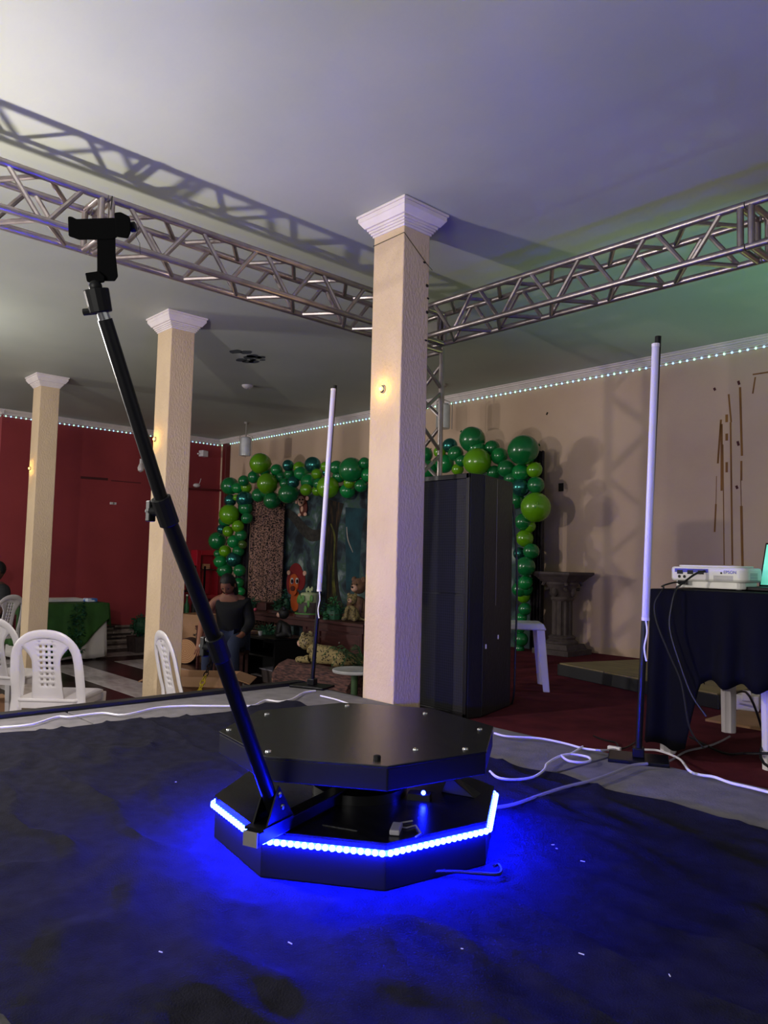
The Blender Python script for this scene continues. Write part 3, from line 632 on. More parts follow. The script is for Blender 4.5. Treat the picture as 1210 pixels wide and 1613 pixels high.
# ------------------------------------------------------------------ projector table
TX0, TX1, TY0, TY1, TZ = -1.735, -1.12, 3.28, 4.12, 1.298
tb = thing('projector_table', 'white-legged plastic table under the black cloth at right', 'table', ((TX0+TX1)/2, (TY0+TY1)/2, ZR))
cx_, cy_ = (TX0+TX1)/2, (TY0+TY1)/2
ob('tabletop', G().bx(TX0+.01-cx_, TX1-.01-cx_, TY0+.01-cy_, TY1-.01-cy_, TZ-ZR-.03, TZ-ZR-.004), 'white_plastic', tb, bevel=.006)
for lx, ly in ((-1.69, 3.36), (-1.27, 3.43), (-1.70, 4.03), (-1.25, 4.03)):
    g = G(); n = 16; vs = []
    for z, s in ((0, .036), (TZ-ZR-.03, .045)):
        for k in range(n): a = 2*pi*k/n+.3; r = s*(1 if k % 4 else .82); vs.append((lx-cx_+r*cos(a), ly-cy_+r*sin(a), z))
    g.add(vs, [(i, (i+1) % n, (i+1) % n+n, i+n) for i in range(n)]+[tuple(range(n))[::-1]]); ob('leg', g, 'white_plastic', tb, smooth=True)
def drape(x0, x1, y0, y1, z, lows, amp=.022, freq=26, seed=0, ns=70):
    # skirt around a rectangle; lows(s) gives the height of the hem, s runs round the perimeter 0..4
    g = G(); P = []
    cs = [(x0, y0), (x1, y0), (x1, y1), (x0, y1)]
    for e in range(4):
        a, b = cs[e], cs[(e+1) % 4]; nrm = ((0, -1), (1, 0), (0, 1), (-1, 0))[e]
        for k in range(ns): P.append((a[0]+(b[0]-a[0])*k/ns, a[1]+(b[1]-a[1])*k/ns, nrm, e+k/ns))
    N_ = len(P); R_ = 10
    for r in range(R_+1):
        f = r/R_
        for (x, y, nrm, s) in P:
            zz = z-(z-lows(s))*f; w_ = amp*f**.7*(sin(s*freq+2*noise.noise(Vector((s*3, seed, 0))))+.6*noise.noise(Vector((s*9, f*2, seed)))+1.0)
            cn = min(s % 1, 1-s % 1); dd = w_+.02*f
            g.v.append((x+nrm[0]*dd, y+nrm[1]*dd, zz))
    for r in range(R_):
        for k in range(N_): g.f.append((r*N_+k, r*N_+(k+1) % N_, (r+1)*N_+(k+1) % N_, (r+1)*N_+k))
    g.f.append(tuple(range(N_)))
    return g
def hem(s):
    if s < 1:
        if s < .30: return ZR+.05+.012*sin(s*24)
        if s < .40: return ZR+.06+(s-.30)*3.0
        return ZR+.35+.015*sin(s*30)
    if s < 3: return ZR+.36
    return ZR+.35-(s-3)*.32+.02*sin(s*40)
tag(ob('table_drape', drape(TX0, TX1, TY0, TY1, TZ, hem, amp=.016), 'blackcloth', smooth=True, solid=.003), 'black cloth draped unevenly over the projector table', 'tablecloth')
PJ = at(1151, 930, Y=3.52)
# projector: its rear connector panel faces the camera
prc = Vector((PJ.x-.12, 3.52+.125)); pj = thing('projector', 'white projector with cables on the black draped table', 'projector', (prc.x, prc.y, TZ+.004), radians(5)); pj.scale = (1.08, 1.08, 1.22)
def rbox(w, d, z0, z1, r=.04, n=5):
    pts = []
    for (sx, sy, a0) in ((1, 1, 0), (-1, 1, 90), (-1, -1, 180), (1, -1, 270)):
        for k in range(n+1): a = radians(a0+90*k/n); pts.append((sx*(w/2-r)+r*cos(a), sy*(d/2-r)+r*sin(a)))
    return pts
PW, PD_ = .325, .245
ob('lower_shell', G().prism(rbox(PW-.03, PD_-.03, 0, 0), .002, .03), 'white_projector', pj, bevel=.004)
ob('shell', G().prism(rbox(PW, PD_, 0, 0), .028, .083), 'white_projector', pj, bevel=.010, smooth=True)
ob('top_cover', G().prism(rbox(PW-.05, PD_-.03, 0, 0, .05), .083, .090), 'white_projector', pj, bevel=.003, smooth=True)
for sx in (-.12, .12): ob('foot', G().lathe([(.012, 0), (.012, .014)], (sx, -.08, 0), 10), 'white_plastic', pj)
pn = ob('connector_panel', G().bx(-.140, .01, -PD_/2-.0015, -PD_/2+.002, .035, .076), 'white_plastic', pj)
ob('port_row', G().bx(-.135, .008, -PD_/2-.003, -PD_/2-.001, .062, .076), 'blue_port', pn)
for k in range(3): ob('port', G().bx(-.125+k*.045, -.10+k*.045, -PD_/2-.004, -PD_/2-.001, .055, .070), 'black', pn)
for k in range(2): ob('round_port', G().tube([(-.115+k*.022, -PD_/2-.004, .045), (-.115+k*.022, -PD_/2, .045)], .006, 10), 'black', pn)
ob('power_socket', G().bx(-.12, -.08, -PD_/2-.006, -PD_/2, .014, .030), 'black', pj)
ob('sensor_dot', G().ball((.062, -PD_/2-.001, .062), .004, 8, 5), 'eye', pj)
tx = bpy.data.curves.new('maker_name', 'FONT'); tx.body = 'EPSON'; tx.size = .017; tx.extrude = .0004; tx.align_x = 'CENTER'
me = bpy.data.meshes.new_from_object(bpy.data.objects.new('tmp', tx)); me.materials.append(MT['blue_port'])
to = bpy.data.objects.new('maker_name', me); COL.objects.link(to); to.parent = pj; to.location = (.098, -PD_/2-.001, .060); to.rotation_euler = (radians(90), 0, 0)
vg = G()
for k in range(5): vg.bx(.03, .11, -PD_/2-.001, -PD_/2+.002, .034+.004*k, .036+.004*k)
ob('vent', vg, 'cable_g', pj); vg = G()
for k in range(5): vg.bx(PW/2-.002, PW/2+.001, -.07, .03, .036+.006*k, .039+.006*k)
ob('vent', vg, 'cable_g', pj)
Q = lambda x, y, z: (Matrix.Translation(pj.location) @ Rz(radians(5))) @ Vector((x*1.08, y*1.08, z*1.22))
ff = TY0-.045
cable(None, .005, 'cable_b', 'thick black cable dropping from the projector over the cloth front', pts=[Q(-.005, -PD_/2-.004, .068), Q(-.03, -PD_/2-.05, .055), Q(-.075, -PD_/2-.10, .012), (-1.60, ff+.02, TZ+.006), (-1.60, ff-.02, TZ-.06), (-1.60, ff-.04, 1.13), (-1.55, ff-.045, .98), (-1.50, ff-.045, .86), (-1.44, ff-.04, .78)], name='projector_cable')
cable(None, .004, 'cable_b', 'thin black power lead looping from the projector over the cloth', pts=[Q(-.10, -PD_/2-.006, .022), Q(-.13, -PD_/2-.03, .02), Q(-.16, -PD_/2-.08, .006), (-1.66, ff+.02, TZ+.006), (-1.675, ff-.03, TZ-.06), (-1.66, ff-.04, 1.15), (-1.60, ff-.045, 1.02), (-1.545, ff-.045, .90), (-1.51, ff-.045, .72), (-1.46, ff-.02, .64)], name='projector_lead')
lpt = thing('laptop', 'open laptop with glowing teal screen at the right frame edge', 'laptop', (-1.30, 3.80, TZ+.004), radians(-6))
ob('keyboard_base', G().bx(-.17, .17, -.23, .01, 0, .016), 'black', lpt, bevel=.003)
Ml = T(0, .01, .014) @ Matrix.Rotation(radians(-18), 4, 'X')
ob('lid', G().bx(-.17, .17, 0, .008, 0, .225, M=Ml), 'black', lpt, bevel=.002)
ob('screen', G().bx(-.162, .162, -.0015, 0, .01, .215, M=Ml), 'laptop', lpt)
# things stored under the table
tr = thing('folded_tripod', 'black folded tripod standing under the draped table', 'tripod', (-1.33, 3.86, ZR))
ob('tripod_column', G().tube([(0, 0, .05), (.01, 0, .52)], .022, 10), 'black', tr)
for a in (0, 2.1, 4.2): ob('tripod_leg', G().tube([(0, 0, .30), (.14*cos(a+2.7), .14*sin(a+2.7), .012)], .012, 8), 'black', tr)
pb = thing('power_strip', 'white socket box on the carpet behind the table legs', 'socket box', (-1.95, 4.75, ZR), .3)
ob('box_body', G().bx(-.12, .12, -.06, .06, 0, .09), 'white_plastic', pb, bevel=.006); ob('plug', G().bx(.03, .08, -.08, -.05, .06, .12), 'white_plastic', pb, bevel=.004)
tag(ob('cardboard_sheet', G().bx(-1.9, -1.0, 4.2, 4.65, ZR, ZR+.012), 'cardboard'), 'tan cardboard sheet lying on the carpet under the table', 'cardboard')
cable(None, .006, 'cable_b', 'black cable sagging under the table past the white leg', pts=[(-1.95, 4.6, ZR+.07), (-1.6, 4.0, ZR+.22), (-1.35, 3.55, ZR+.13), (-1.25, 3.30, ZR+.05), (-1.0, 3.2, ZR+.02)])
cable(None, .006, 'cable_b', 'black cable lying on the carpet across the white table leg', pts=[(-1.75, 3.7, ZR+.01), (-1.5, 3.5, ZR+.012), (-1.34, 3.38, ZR+.06), (-1.15, 3.33, ZR+.09), (-.9, 3.3, ZR+.02)])

# ------------------------------------------------------------------ balloon arch
BL = [(x/4.321+320, y/4.321+660, r/4.321, c) for x, y, r, c in ((388,303,72,'L'),(182,457,62,'G'),(232,470,38,'M'),(278,420,38,'G'),(295,465,38,'L'),(345,397,42,'G'),(420,355,38,'G'),(438,440,72,'L'),(500,348,42,'M'),(530,395,42,'G'),(580,318,40,'C'),(590,375,38,'G'),(655,330,42,'L'),(668,372,50,'M'),(745,312,56,'C'),(775,375,38,'L'),(835,325,35,'L'),(715,425,52,'M'),(615,430,42,'C'),(700,482,42,'L'),(585,508,70,'G'),(470,555,60,'G'),(378,518,48,'G'),(285,548,58,'C'),(185,555,42,'C'),(225,535,22,'L'),(178,650,70,'L'),(290,605,50,'G'),(300,675,40,'G'),(150,695,45,'G'),(238,730,42,'L'),(125,750,32,'C'),(170,765,38,'L'),(258,790,42,'G'),(97,830,62,'G'),(208,835,45,'M'),(270,855,30,'O'),(240,900,42,'G'),(100,918,28,'G'),(150,900,42,'L'),(210,955,52,'C'),(120,972,45,'M'),(150,1030,52,'G'),(250,1030,42,'G'),(775,490,35,'L'),(850,465,78,'L'),(910,330,48,'G'),(925,390,45,'G'),(1010,345,85,'G'),(995,435,40,'L'),(985,490,52,'M'),(1075,455,45,'G'),(1100,300,40,'G'),(835,365,25,'C'),(430,500,40,'G'),(560,440,40,'G'),(790,440,40,'G'),(1120,380,50,'M'))]
BL += [(x/6.05+250, y/6.05+850, r/6.05, c) for x, y, r, c in ((760,415,52,'G'),(785,495,42,'M'),(700,400,50,'G'),(770,570,40,'G'),(720,480,45,'G'))]
BL += [(x/4.033+600, y/4.033+640, r/4.033, c) for x, y, r, c in ((280,310,50,'G'),(375,290,40,'L'),(440,250,48,'C'),(405,365,60,'M'),(475,300,50,'G'),(512,345,40,'G'),(490,400,38,'L'),(583,212,82,'G'),(610,265,55,'M'),(615,352,88,'L'),(705,265,50,'G'),(753,315,55,'M'),(800,395,58,'G'),(720,420,45,'G'),(903,278,97,'G'),(890,420,58,'M'),(975,405,50,'L'),(985,500,55,'G'),(890,515,60,'C'),(985,642,97,'L'),(905,735,55,'G'),(940,760,45,'L'),(915,840,55,'L'),(955,920,52,'G'),(880,935,40,'C'),(920,1018,62,'G'),(885,1110,35,'C'),(922,1160,45,'G'),(905,1205,45,'L'),(300,400,60,'G'),(830,460,50,'G'),(860,600,55,'G'))]
BL += [(x/3.361+600, y/3.361+900, r/3.361, c) for x, y, r, c in ((765,60,38,'M'),(735,95,40,'G'),(762,200,34,'G'),(745,245,28,'M'),(735,300,30,'G'),(742,360,38,'G'),(735,410,26,'G'))]
LM = [('the arch\'s left corner', 352, 762), ('the monkey cutout', 478, 797), ('the left light stand', 521, 735), ('the near column', 585, 745), ('the truss upright', 690, 700), ('the speaker\'s front top corner', 737, 745),
      ('the right leopard curtain\'s top', 853, 715), ('the speaker\'s right top corner', 818, 765), ('the wall pedestal', 888, 905), ('the seated woman\'s head', 352, 905), ('the red cabinet', 325, 872), ('the left leopard curtain\'s top', 418, 795), ('the hanging lantern', 387, 705), ('the white stool', 835, 985)]
DIR = ['right of', 'below right of', 'directly below', 'below left of', 'left of', 'above left of', 'directly above', 'above right of']
CN = {'G': 'dark green', 'M': 'mid green', 'L': 'lime green', 'C': 'metallic teal', 'O': 'olive'}
CM = {'G': 'green_d', 'M': 'green_m', 'L': 'lime', 'C': 'chromeg', 'O': 'olive'}
lab = []
for (x, y, r, c) in BL:
    n = min(LM, key=lambda q: (q[1]-x)**2+(q[2]-y)**2); dx, dy = x-n[1], y-n[2]; d = math.hypot(dx, dy)
    a = int(round(math.atan2(dy, dx)/(pi/4))) % 8
    sz = 'small' if r < 9.6 else 'medium-sized' if r < 13.4 else 'large'
    lab.append('%s %s balloon %s%s %s' % (sz, CN[c], 'just ' if d < 22 else 'well ' if d > 48 else '', DIR[a], n[0]))
grp = {}
for i, l in enumerate(lab): grp.setdefault(l, []).append(i)
for l, ids in grp.items():
    if len(ids) > 1:
        horiz = (max(BL[i][0] for i in ids)-min(BL[i][0] for i in ids)) > (max(BL[i][1] for i in ids)-min(BL[i][1] for i in ids))
        ids.sort(key=lambda i: BL[i][0 if horiz else 1])
        nm = (['left', 'right'] if horiz else ['upper', 'lower']) if len(ids) == 2 else (['leftmost', 'middle', 'rightmost'] if horiz else ['highest', 'middle', 'lowest'])
        for k, i in enumerate(ids): lab[i] = l+', the %s one' % (nm[k] if k < 3 else 'fourth')
bproto = {}
def balloon_mesh():
    g = G(); n, m = 20, 14; 
    prof = [(sin(pi*j/m)*(1.0), -cos(pi*j/m)*(1.07 if j < m/2 else 1.0)) for j in range(1, m)]
    return g.lathe([(.03, -1.085)]+prof+[(.02, 1.0)], n=n)
BM = balloon_mesh(); KN = G().lathe([(.02, -1.07), (.05, -1.10), (.11, -1.17), (.08, -1.175), (.01, -1.13)], n=10)
random.seed(11)
for i, (x, y, r, c) in enumerate(BL):
    Yp = 6.02-(.10 if r > 15 else 0)+random.uniform(-.05, .06); p = at(x, y, Y=Yp); rr = r*depth(p)/F
    p = at(x, y, Y=Yp+(0.0)); p.y = Yp
    if c not in bproto:
        e = thing('balloon', '', 'balloon'); a = ob('envelope', BM, CM[c], e, smooth=True); b = ob('knot', KN, CM[c], e, smooth=True); bproto[c] = e
    else: e = copy_tree(bproto[c])
    e.location = p; e.scale = (rr,)*3; e.rotation_euler = (random.uniform(-2.6, -.9), random.uniform(-.8, .8), random.uniform(0, 6.28))
    tag(e, lab[i], 'balloon', 'balloons of the green arch')

# ------------------------------------------------------------------ backdrop
bd = thing('backdrop', 'dark jungle-printed fabric backdrop framed by leopard curtains', 'backdrop', (-7.2, 6.25, 0))
def pb_(x, y, Yp=6.25): 
    p = at(x, y, Y=Yp); return p
ob('printed_panel', G().bx(at(447, 850, Y=6.25).x, at(838, 850, Y=6.25).x, 6.25, 6.27, .05, 2.36), 'jungle', bd, W=True)
def curtain(xa, xb, z0, z1, m, name='leopard_curtain', folds=9, Yp=6.2):
    g = G(); n = 60
    for z in (z0, (z0+z1)/2, z1):
        for k in range(n+1): u = k/n; g.v.append((xa+(xb-xa)*u, Yp+.045*sin(u*folds*2*pi+.7*sin(u*17))*(1.1-.2*(z-z0)), z))
    for r in range(2):
        for k in range(n): a = r*(n+1)+k; g.f.append((a, a+1, a+n+2, a+n+1))
    return ob(name, g, m, bd, W=True, smooth=True, solid=.006)
curtain(at(394, 850, Y=6.2).x, at(449, 850, Y=6.2).x, .05, 2.30, 'leopard')
curtain(at(372, 850, Y=6.22).x, at(394, 850, Y=6.22).x, .05, 2.2, 'leopard_d', folds=3, Yp=6.23)
curtain(at(838, 850, Y=6.2).x, at(857, 850, Y=6.2).x, ZR+.01, 2.52, 'leopard_d', folds=4)
ob('backdrop_pole', G().tube([(at(838, 850, Y=6.3).x, 6.3, ZR), (at(838, 850, Y=6.3).x, 6.3, 2.55)], .018, 8), 'blackmetal', bd, W=True)
def relief(pts, rr, m, name, Yp=6.246, label=None):
    g = G().tube(smooth_path([at(x, y, Y=Yp) for x, y in pts], 4), [0]*0 or [ (.0035, r) for r in sum([[a+(b-a)*k/4 for k in range(4)] for a, b in zip(rr, rr[1:])], [])+[rr[-1]]], 8, flat=(0, 1, 0))
    return ob(name, g, m, bd, W=True)
relief([(451, 806), (463, 815), (475, 830), (488, 842), (500, 843), (515, 836)], [.05, .07, .08, .085, .075, .06], 'branch', 'printed_branch')
relief([(530, 790), (524, 830), (522, 880), (524, 930), (526, 960)], [.16, .12, .11, .13, .2], 'trunk', 'printed_trunk')
relief([(560, 800), (557, 840), (556, 880), (555, 930)], [.2, .16, .14, .12], 'glade', 'printed_glade', 6.249)
relief([(521, 825), (527, 845), (526, 880), (525, 915), (528, 945)], [.01, .02, .012, .03, .035], 'vine', 'printed_vine', 6.243)
relief([(546, 830), (548, 850), (556, 870)], [.008, .012, .006], 'steel', 'printed_vine', 6.243)
def disc(name, parent, cx, cy, rx, ry, m, Yp, th=.006):
    c = at(cx, cy, Y=Yp); s = depth(c)/F*1.0; n = 24
    g = G().add([(c.x+rx*s*1.25*cos(2*pi*k/n), yy, c.z+ry*s*sin(2*pi*k/n)) for yy in (Yp-th, Yp+th) for k in range(n)], [tuple(range(n)), tuple(range(n, 2*n))[::-1]]+[((k+1) % n, k, k+n, (k+1) % n+n) for k in range(n)])
    return ob(name, g, m, parent, W=True)
mk = thing('monkey_cutout', 'brown cartoon monkey cutout perched on the printed branch', 'cutout', at(477, 808, Y=6.22))
disc('body', mk, 478, 800, 8, 13, 'brownp', 6.225); disc('head', mk, 476, 786, 9, 10, 'brownp', 6.21); disc('face', mk, 474, 789, 6.5, 8, 'cream', 6.197)
disc('ear', mk, 484, 785, 3, 3.5, 'cream', 6.20); disc('ear', mk, 467, 791, 2, 2.5, 'cream', 6.20)
disc('belly', mk, 476, 802, 2.5, 4.5, 'cream', 6.21); disc('foot', mk, 472, 811, 3, 2.6, 'cream', 6.205); disc('foot', mk, 481, 810, 3, 2.8, 'cream', 6.205)
for x, y in ((472, 787), (477, 787), (475, 792)): disc('eye' if y < 790 else 'nose', mk, x, y, 1.2, 1.4, 'eye', 6.186)
ZSB = .70; SBY0, SBY1 = 5.52, 5.98
ln = thing('lion_cutout', 'red-maned cartoon lion cutout standing on the sideboard', 'cutout', (at(466, 950, Y=5.84).x, 5.84, ZSB+.02))
disc('body', ln, 465, 946, 9, 17, 'orange', 5.86); disc('mane', ln, 466, 908, 15, 21, 'lred', 5.85); disc('mane_lock', ln, 458, 918, 8, 18, 'lred', 5.845); disc('mane_lock', ln, 474, 914, 9, 16, 'lred', 5.845)
disc('face', ln, 463, 919, 9.5, 15, 'orange', 5.83); disc('ear', ln, 455, 902, 3.2, 3.6, 'cream', 5.828); disc('ear', ln, 480, 903, 3.2, 3.8, 'cream', 5.828); disc('muzzle', ln, 462, 931, 7, 7, 'orange', 5.817)
disc('nose', ln, 461, 927, 4.2, 4, 'brownp', 5.805)
for x in (460, 468): k = disc('eye', ln, x, 915, 2.6, 4.8, 'eyew', 5.817); disc('pupil', ln, x, 915.5, 1.6, 3, 'eye', 5.805)

# ------------------------------------------------------------------ sideboard and party pieces on it
sx0, sx1 = at(318, 950, Y=SBY0).x, at(575, 985, Y=SBY0).x
sb = thing('sideboard', 'long dark brown wooden sideboard below the jungle backdrop', 'sideboard', ((sx0+sx1)/2, SBY0, 0))
o_ = Vector(sb.location)
ob('top', G().bx(sx0, sx1, SBY0-.03, SBY1, ZSB-.035, ZSB), 'wood_d', sb, W=True, bevel=.004)
ob('apron', G().bx(sx0+.05, sx1-.05, SBY0+.02, SBY1-.03, ZSB-.11, ZSB-.035), 'wood_d', sb, W=True)
ob('cupboard', G().bx(sx1-1.15, sx1-.06, SBY0+.04, SBY1-.04, .12, ZSB-.11), 'wood_d', sb, W=True)
for k in range(3):
    dz = ZSB-.14-k*.075
    dr = ob('drawer', G().bx(sx1-1.12, sx1-.82, SBY0+.015, SBY0+.04, dz-.06, dz), 'wood_d', sb, W=True, bevel=.003)
    ob('drawer_knob', G().ball((sx1-.97, SBY0+.008, dz-.03), .01, 8, 5), 'steel', dr, W=True)
dr = ob('cupboard_door', G().bx(sx1-.78, sx1-.10, SBY0+.015, SBY0+.04, ZSB-.34, ZSB-.13), 'wood_d', sb, W=True, bevel=.006)
ob('drawer_knob', G().ball((sx1-.44, SBY0+.008, ZSB-.24), .012, 8, 5), 'steel', dr, W=True)
for xx in (sx0+.08, sx0+1.2, sx1-1.12, sx1-.10):
    for yy in (SBY0+.05, SBY1-.08): ob('leg', G().frus((xx, yy), .035, .035, .06, .06, 0, ZSB-.1), 'wood_d', sb, W=True)
def on_board(x, y0=5.70): return at(x, 940, Y=y0).x
def plant(name, label, c, rx, rz, m='leaf', n=60, pot=None, cat='plant', seed=1, group=None):
    random.seed(seed); t = thing(name, label, cat, c, group=group); h = 0
    if pot: ob('pot', G().lathe([(rx*.45, 0), (rx*.6, .06)], n=14), pot, t); h = .05
    g = G()
    for k in range(n):
        a = random.uniform(0, 2*pi); e = random.uniform(.1, 1.45); d = random.uniform(.45, 1)
        p = Vector((rx*d*cos(e)*cos(a), rx*d*cos(e)*sin(a), h+rz*d*sin(e)+.01)); L = random.uniform(.018, .034)
        M = T(*p) @ Matrix.Rotation(a, 4, 'Z') @ Matrix.Rotation(random.uniform(-1.2, .6), 4, 'Y') @ Matrix.Rotation(random.uniform(-1, 1), 4, 'X')
        g.add([(-L, 0, 0), (0, -L*.45, .003), (L, 0, 0), (0, L*.45, .003), (0, 0, -.004)], [(0, 1, 2, 3), (0, 4, 1), (1, 4, 2), (2, 4, 3), (3, 4, 0)], M)
    ob('foliage', g, m, t, kind='stuff'); ob('soil_mound', G().ball((0, 0, h), (rx*.6, rx*.6, rz*.55), 10, 6), 'leaf_d', t)
    return t
def board(x, w_, label, h=.03, y0=5.70):
    c = (on_board(x, y0), y0, ZSB); return tag(ob('wood_slice_tray', G().lathe([(w_, 0), (w_, h)], c, 20), 'wood_d'), label, 'tray')
board(440, .15, 'round wooden tray under the small moss mound left of the lion', .03)
plant('moss_mound', 'small teal moss mound on a wooden tray left of the lion', (on_board(440), 5.70, ZSB+.03), .12, .13, 'leaf_d', 70, seed=2)
plant('drooping_plant', 'dark teal bushy plant behind the tray, against the leopard curtain', (at(452, 940, Y=5.88).x, 5.88, ZSB), .10, .34, 'leaf_d', 90, seed=3)
board(487, .19, 'wider round wooden tray carrying the jungle cake', .03, 5.66)
ck = thing('jungle_cake', 'pale green jungle cake with leaves beside the lion cutout', 'cake', (on_board(487, 5.66), 5.66, ZSB+.031))
ob('cake_board', G().lathe([(.17, 0), (.17, .015)], n=24), 'icing_g', ck)
ob('lower_tier', G().lathe([(.13, .015), (.13, .13), (.125, .14)], n=24), 'stonec', ck, smooth=True)
ob('upper_tier', G().lathe([(.105, .14), (.105, .24), (.09, .255), (.03, .262)], n=24), 'icing', ck, smooth=True)
random.seed(5)
for k in range(9):
    a = -2.6+k*.27; ob('icing_leaf', G().ball((.13*cos(a), .13*sin(a), random.uniform(.06, .2)), (.03, .012, .045), 8, 5), 'icing_g', ck, smooth=True)
for k in range(4): ob('topper', G().ball((-.05+.035*k, 0, .285+.02*(k % 2)), (.014, .014, .03), 8, 5), 'icing', ck)
plant('table_shrub', 'bushy green table shrub between the cake and the plush jaguar', (on_board(529), 5.68, ZSB), .17, .20, 'leaf', 120, pot='wood_d', seed=7)
plant('small_succulent', 'small pale succulent at the foot of the table shrub', (at(513, 975, Y=5.56).x, 5.56, ZSB), .06, .06, 'leaf', 30, seed=8)
plant('red_flower_bowl', 'low bowl of dark leaves at the sideboard\'s left end', (at(398, 950, Y=5.72).x, 5.72, ZSB), .12, .10, 'leaf_d', 50, pot='stonec', seed=9)
tag(ob('decor_crate', G().bx(at(388, 950, Y=5.8).x, at(425, 950, Y=5.8).x, 5.74, 5.96, ZSB, ZSB+.10), 'wood_d', bevel=.006), 'plain brown decor crate at the left part of the sideboard', 'crate')
tag(ob('red_berry', G().ball((at(403, 936, Y=5.56).x, 5.56, ZSB+.022), .022, 10, 7), 'pink', smooth=True), 'round red berry lying before the leaf bowl', 'ornament')
def skin_obj(name, verts, edges, radii, m, parent, sub=1, root=0):
    me = bpy.data.meshes.new(name); me.from_pydata(verts, edges, []); me.materials.append(MT[m] if isinstance(m, str) else m)
    o = bpy.data.objects.new(name, me); COL.objects.link(o); o.parent = parent
    k = o.modifiers.new('skin', 'SKIN'); k.use_smooth_shade = True
    for i, r in enumerate(radii): me.skin_vertices[0].data[i].radius = r if isinstance(r, tuple) else (r, r)
    for i in range(len(verts)): me.skin_vertices[0].data[i].use_root = (i == root)
    s = o.modifiers.new('sub', 'SUBSURF'); s.levels = s.render_levels = sub
    return o
def plush(name, label, loc, rz, m, lying, cream='cream', s=1.0):
    t = thing(name, label, 'plush toy', loc, rz); t.scale = (s,)*3
    if lying:      # body along x, head at -x, forelegs forward
        V = [(0,0,.09),(.13,0,.085),(.26,0,.085),(-.10,0,.12),(-.14,0,.15),(-.10,-.06,.04),(-.24,-.07,.03),(-.10,.06,.04),(-.24,.07,.03),(.26,-.08,.05),(.18,-.14,.03),(.26,.08,.05),(.18,.14,.03),(.36,.0,.06),(.48,.06,.03)]
        E_ = [(0,1),(1,2),(0,3),(3,4),(0,5),(5,6),(0,7),(7,8),(2,9),(9,10),(2,11),(11,12),(2,13),(13,14)]
        R_ = [.085,.08,.085,.07,.06,.035,.03,.035,.03,.045,.03,.045,.03,.022,.018]; h = Vector((-.17, 0, .19))
    else:          # sitting upright, facing -y
        V = [(0,0,.07),(0,0,.17),(0,-.01,.25),(-.06,-.07,.17),(-.06,-.09,.03),(.06,-.07,.17),(.06,-.09,.03),(-.09,-.02,.05),(-.09,-.13,.03),(.09,-.02,.05),(.09,-.13,.03),(.1,.08,.03),(.2,.05,.02)]
        E_ = [(0,1),(1,2),(2,3),(3,4),(2,5),(5,6),(0,7),(7,8),(0,9),(9,10),(0,11),(11,12)]
        R_ = [.085,.08,.055,.032,.028,.032,.028,.045,.028,.045,.028,.018,.016]; h = Vector((0, -.02, .315))
    skin_obj('body', V, E_, R_, m, t)
    f = Vector((-1, 0, 0)) if lying else Vector((0, -1, 0)); sd = Vector((0, 1, 0)) if lying else Vector((1, 0, 0))
    ob('head', G().ball(h, .075, 14, 9), m, t, smooth=True); ob('muzzle', G().ball(h+f*.062+Vector((0,0,-.02)), .035, 10, 7), cream, t, smooth=True)
    ob('nose', G().ball(h+f*.098+Vector((0,0,-.01)), .011, 8, 5), 'eye', t)
    for q in (-1, 1):
        ob('ear', G().ball(h+sd*q*.055+Vector((0,0,.06)), (.026, .026, .03), 8, 6), m, t, smooth=True)
        ob('eye', G().ball(h+f*.066+sd*q*.028+Vector((0,0,.015)), .009, 8, 5), 'eye', t)
    return t
plush('plush_jaguar', 'small spotted plush jaguar sitting on the sideboard near the column', (on_board(556, 5.68), 5.68, ZSB), .35, 'leopard_y', False, s=.80)
plush('plush_bear', 'brown plush animal above the small jaguar beside the column', (at(567, 930, Y=5.92).x, 5.92, ZSB+.0), .2, 'brownfur', False, s=1.25)
plush('plush_leopard', 'large spotted plush leopard lying on the bark log', (at(508, 1038, Y=4.66).x, 4.66, .375), .35, 'leopard_y', True, s=1.1)
# ------------------------------------------------------------------ low black desk, brown table and toys
dk = thing('black_desk', 'low black desk in front of the sideboard', 'desk', (-7.35, 5.0, 0))
ob('desk_top', G().bx(-.55, .50, -.24, .24, .495, .52), 'blackmetal', dk, bevel=.003)
ob('side_panel', G().bx(.47, .50, -.23, .23, 0, .495), 'black', dk); ob('side_panel', G().bx(-.54, -.51, -.23, .23, 0, .495), 'black', dk); ob('shelf', G().bx(-.51, .47, -.2, .22, .30, .32), 'black', dk); ob('back_panel', G().bx(-.51, .47, .21, .23, 0, .495), 'black', dk)
ob('desk_drawer', G().bx(-.50, -.02, -.245, -.23, .36, .485), 'wood_d', dk, bevel=.004)
sc_ = thing('plastic_bin', 'pale grey storage bin inside the low black desk', 'bin', (-7.16, 5.0, .0)); ob('bin_body', G().frus((0, 0), .20, .2, .24, .24, 0, .15), 'stonec', sc_, bevel=.006); ob('bin_rim', G().bx(-.13, .13, -.13, .13, .15, .16), 'cable_g', sc_)
bt2 = thing('brown_side_table', 'small brown wooden side table left of the black desk', 'table', (-8.32, 5.02, 0))
ob('table_top', G().bx(-.33, .38, -.22, .22, .50, .53), 'wood_d', bt2, bevel=.004)
for k in (0, 1): d_ = ob('drawer', G().bx(-.30+.33*k, 0.0+.33*k, -.215, -.195, .38, .49), 'wood_d', bt2, bevel=.004); ob('drawer_knob', G().ball((-.15+.33*k, -.22, .435), .012, 8, 5), 'steel', d_)
for sx in (-.30, .35):
    for sy in (-.18, .18): ob('leg', G().frus((sx, sy), .03, .03, .045, .045, 0, .5), 'wood_d', bt2)
plant('desk_garland', 'low dark green garland of leaves across the black desk', (-7.45, 5.05, .52), .20, .09, 'leaf_d', 90, seed=12)
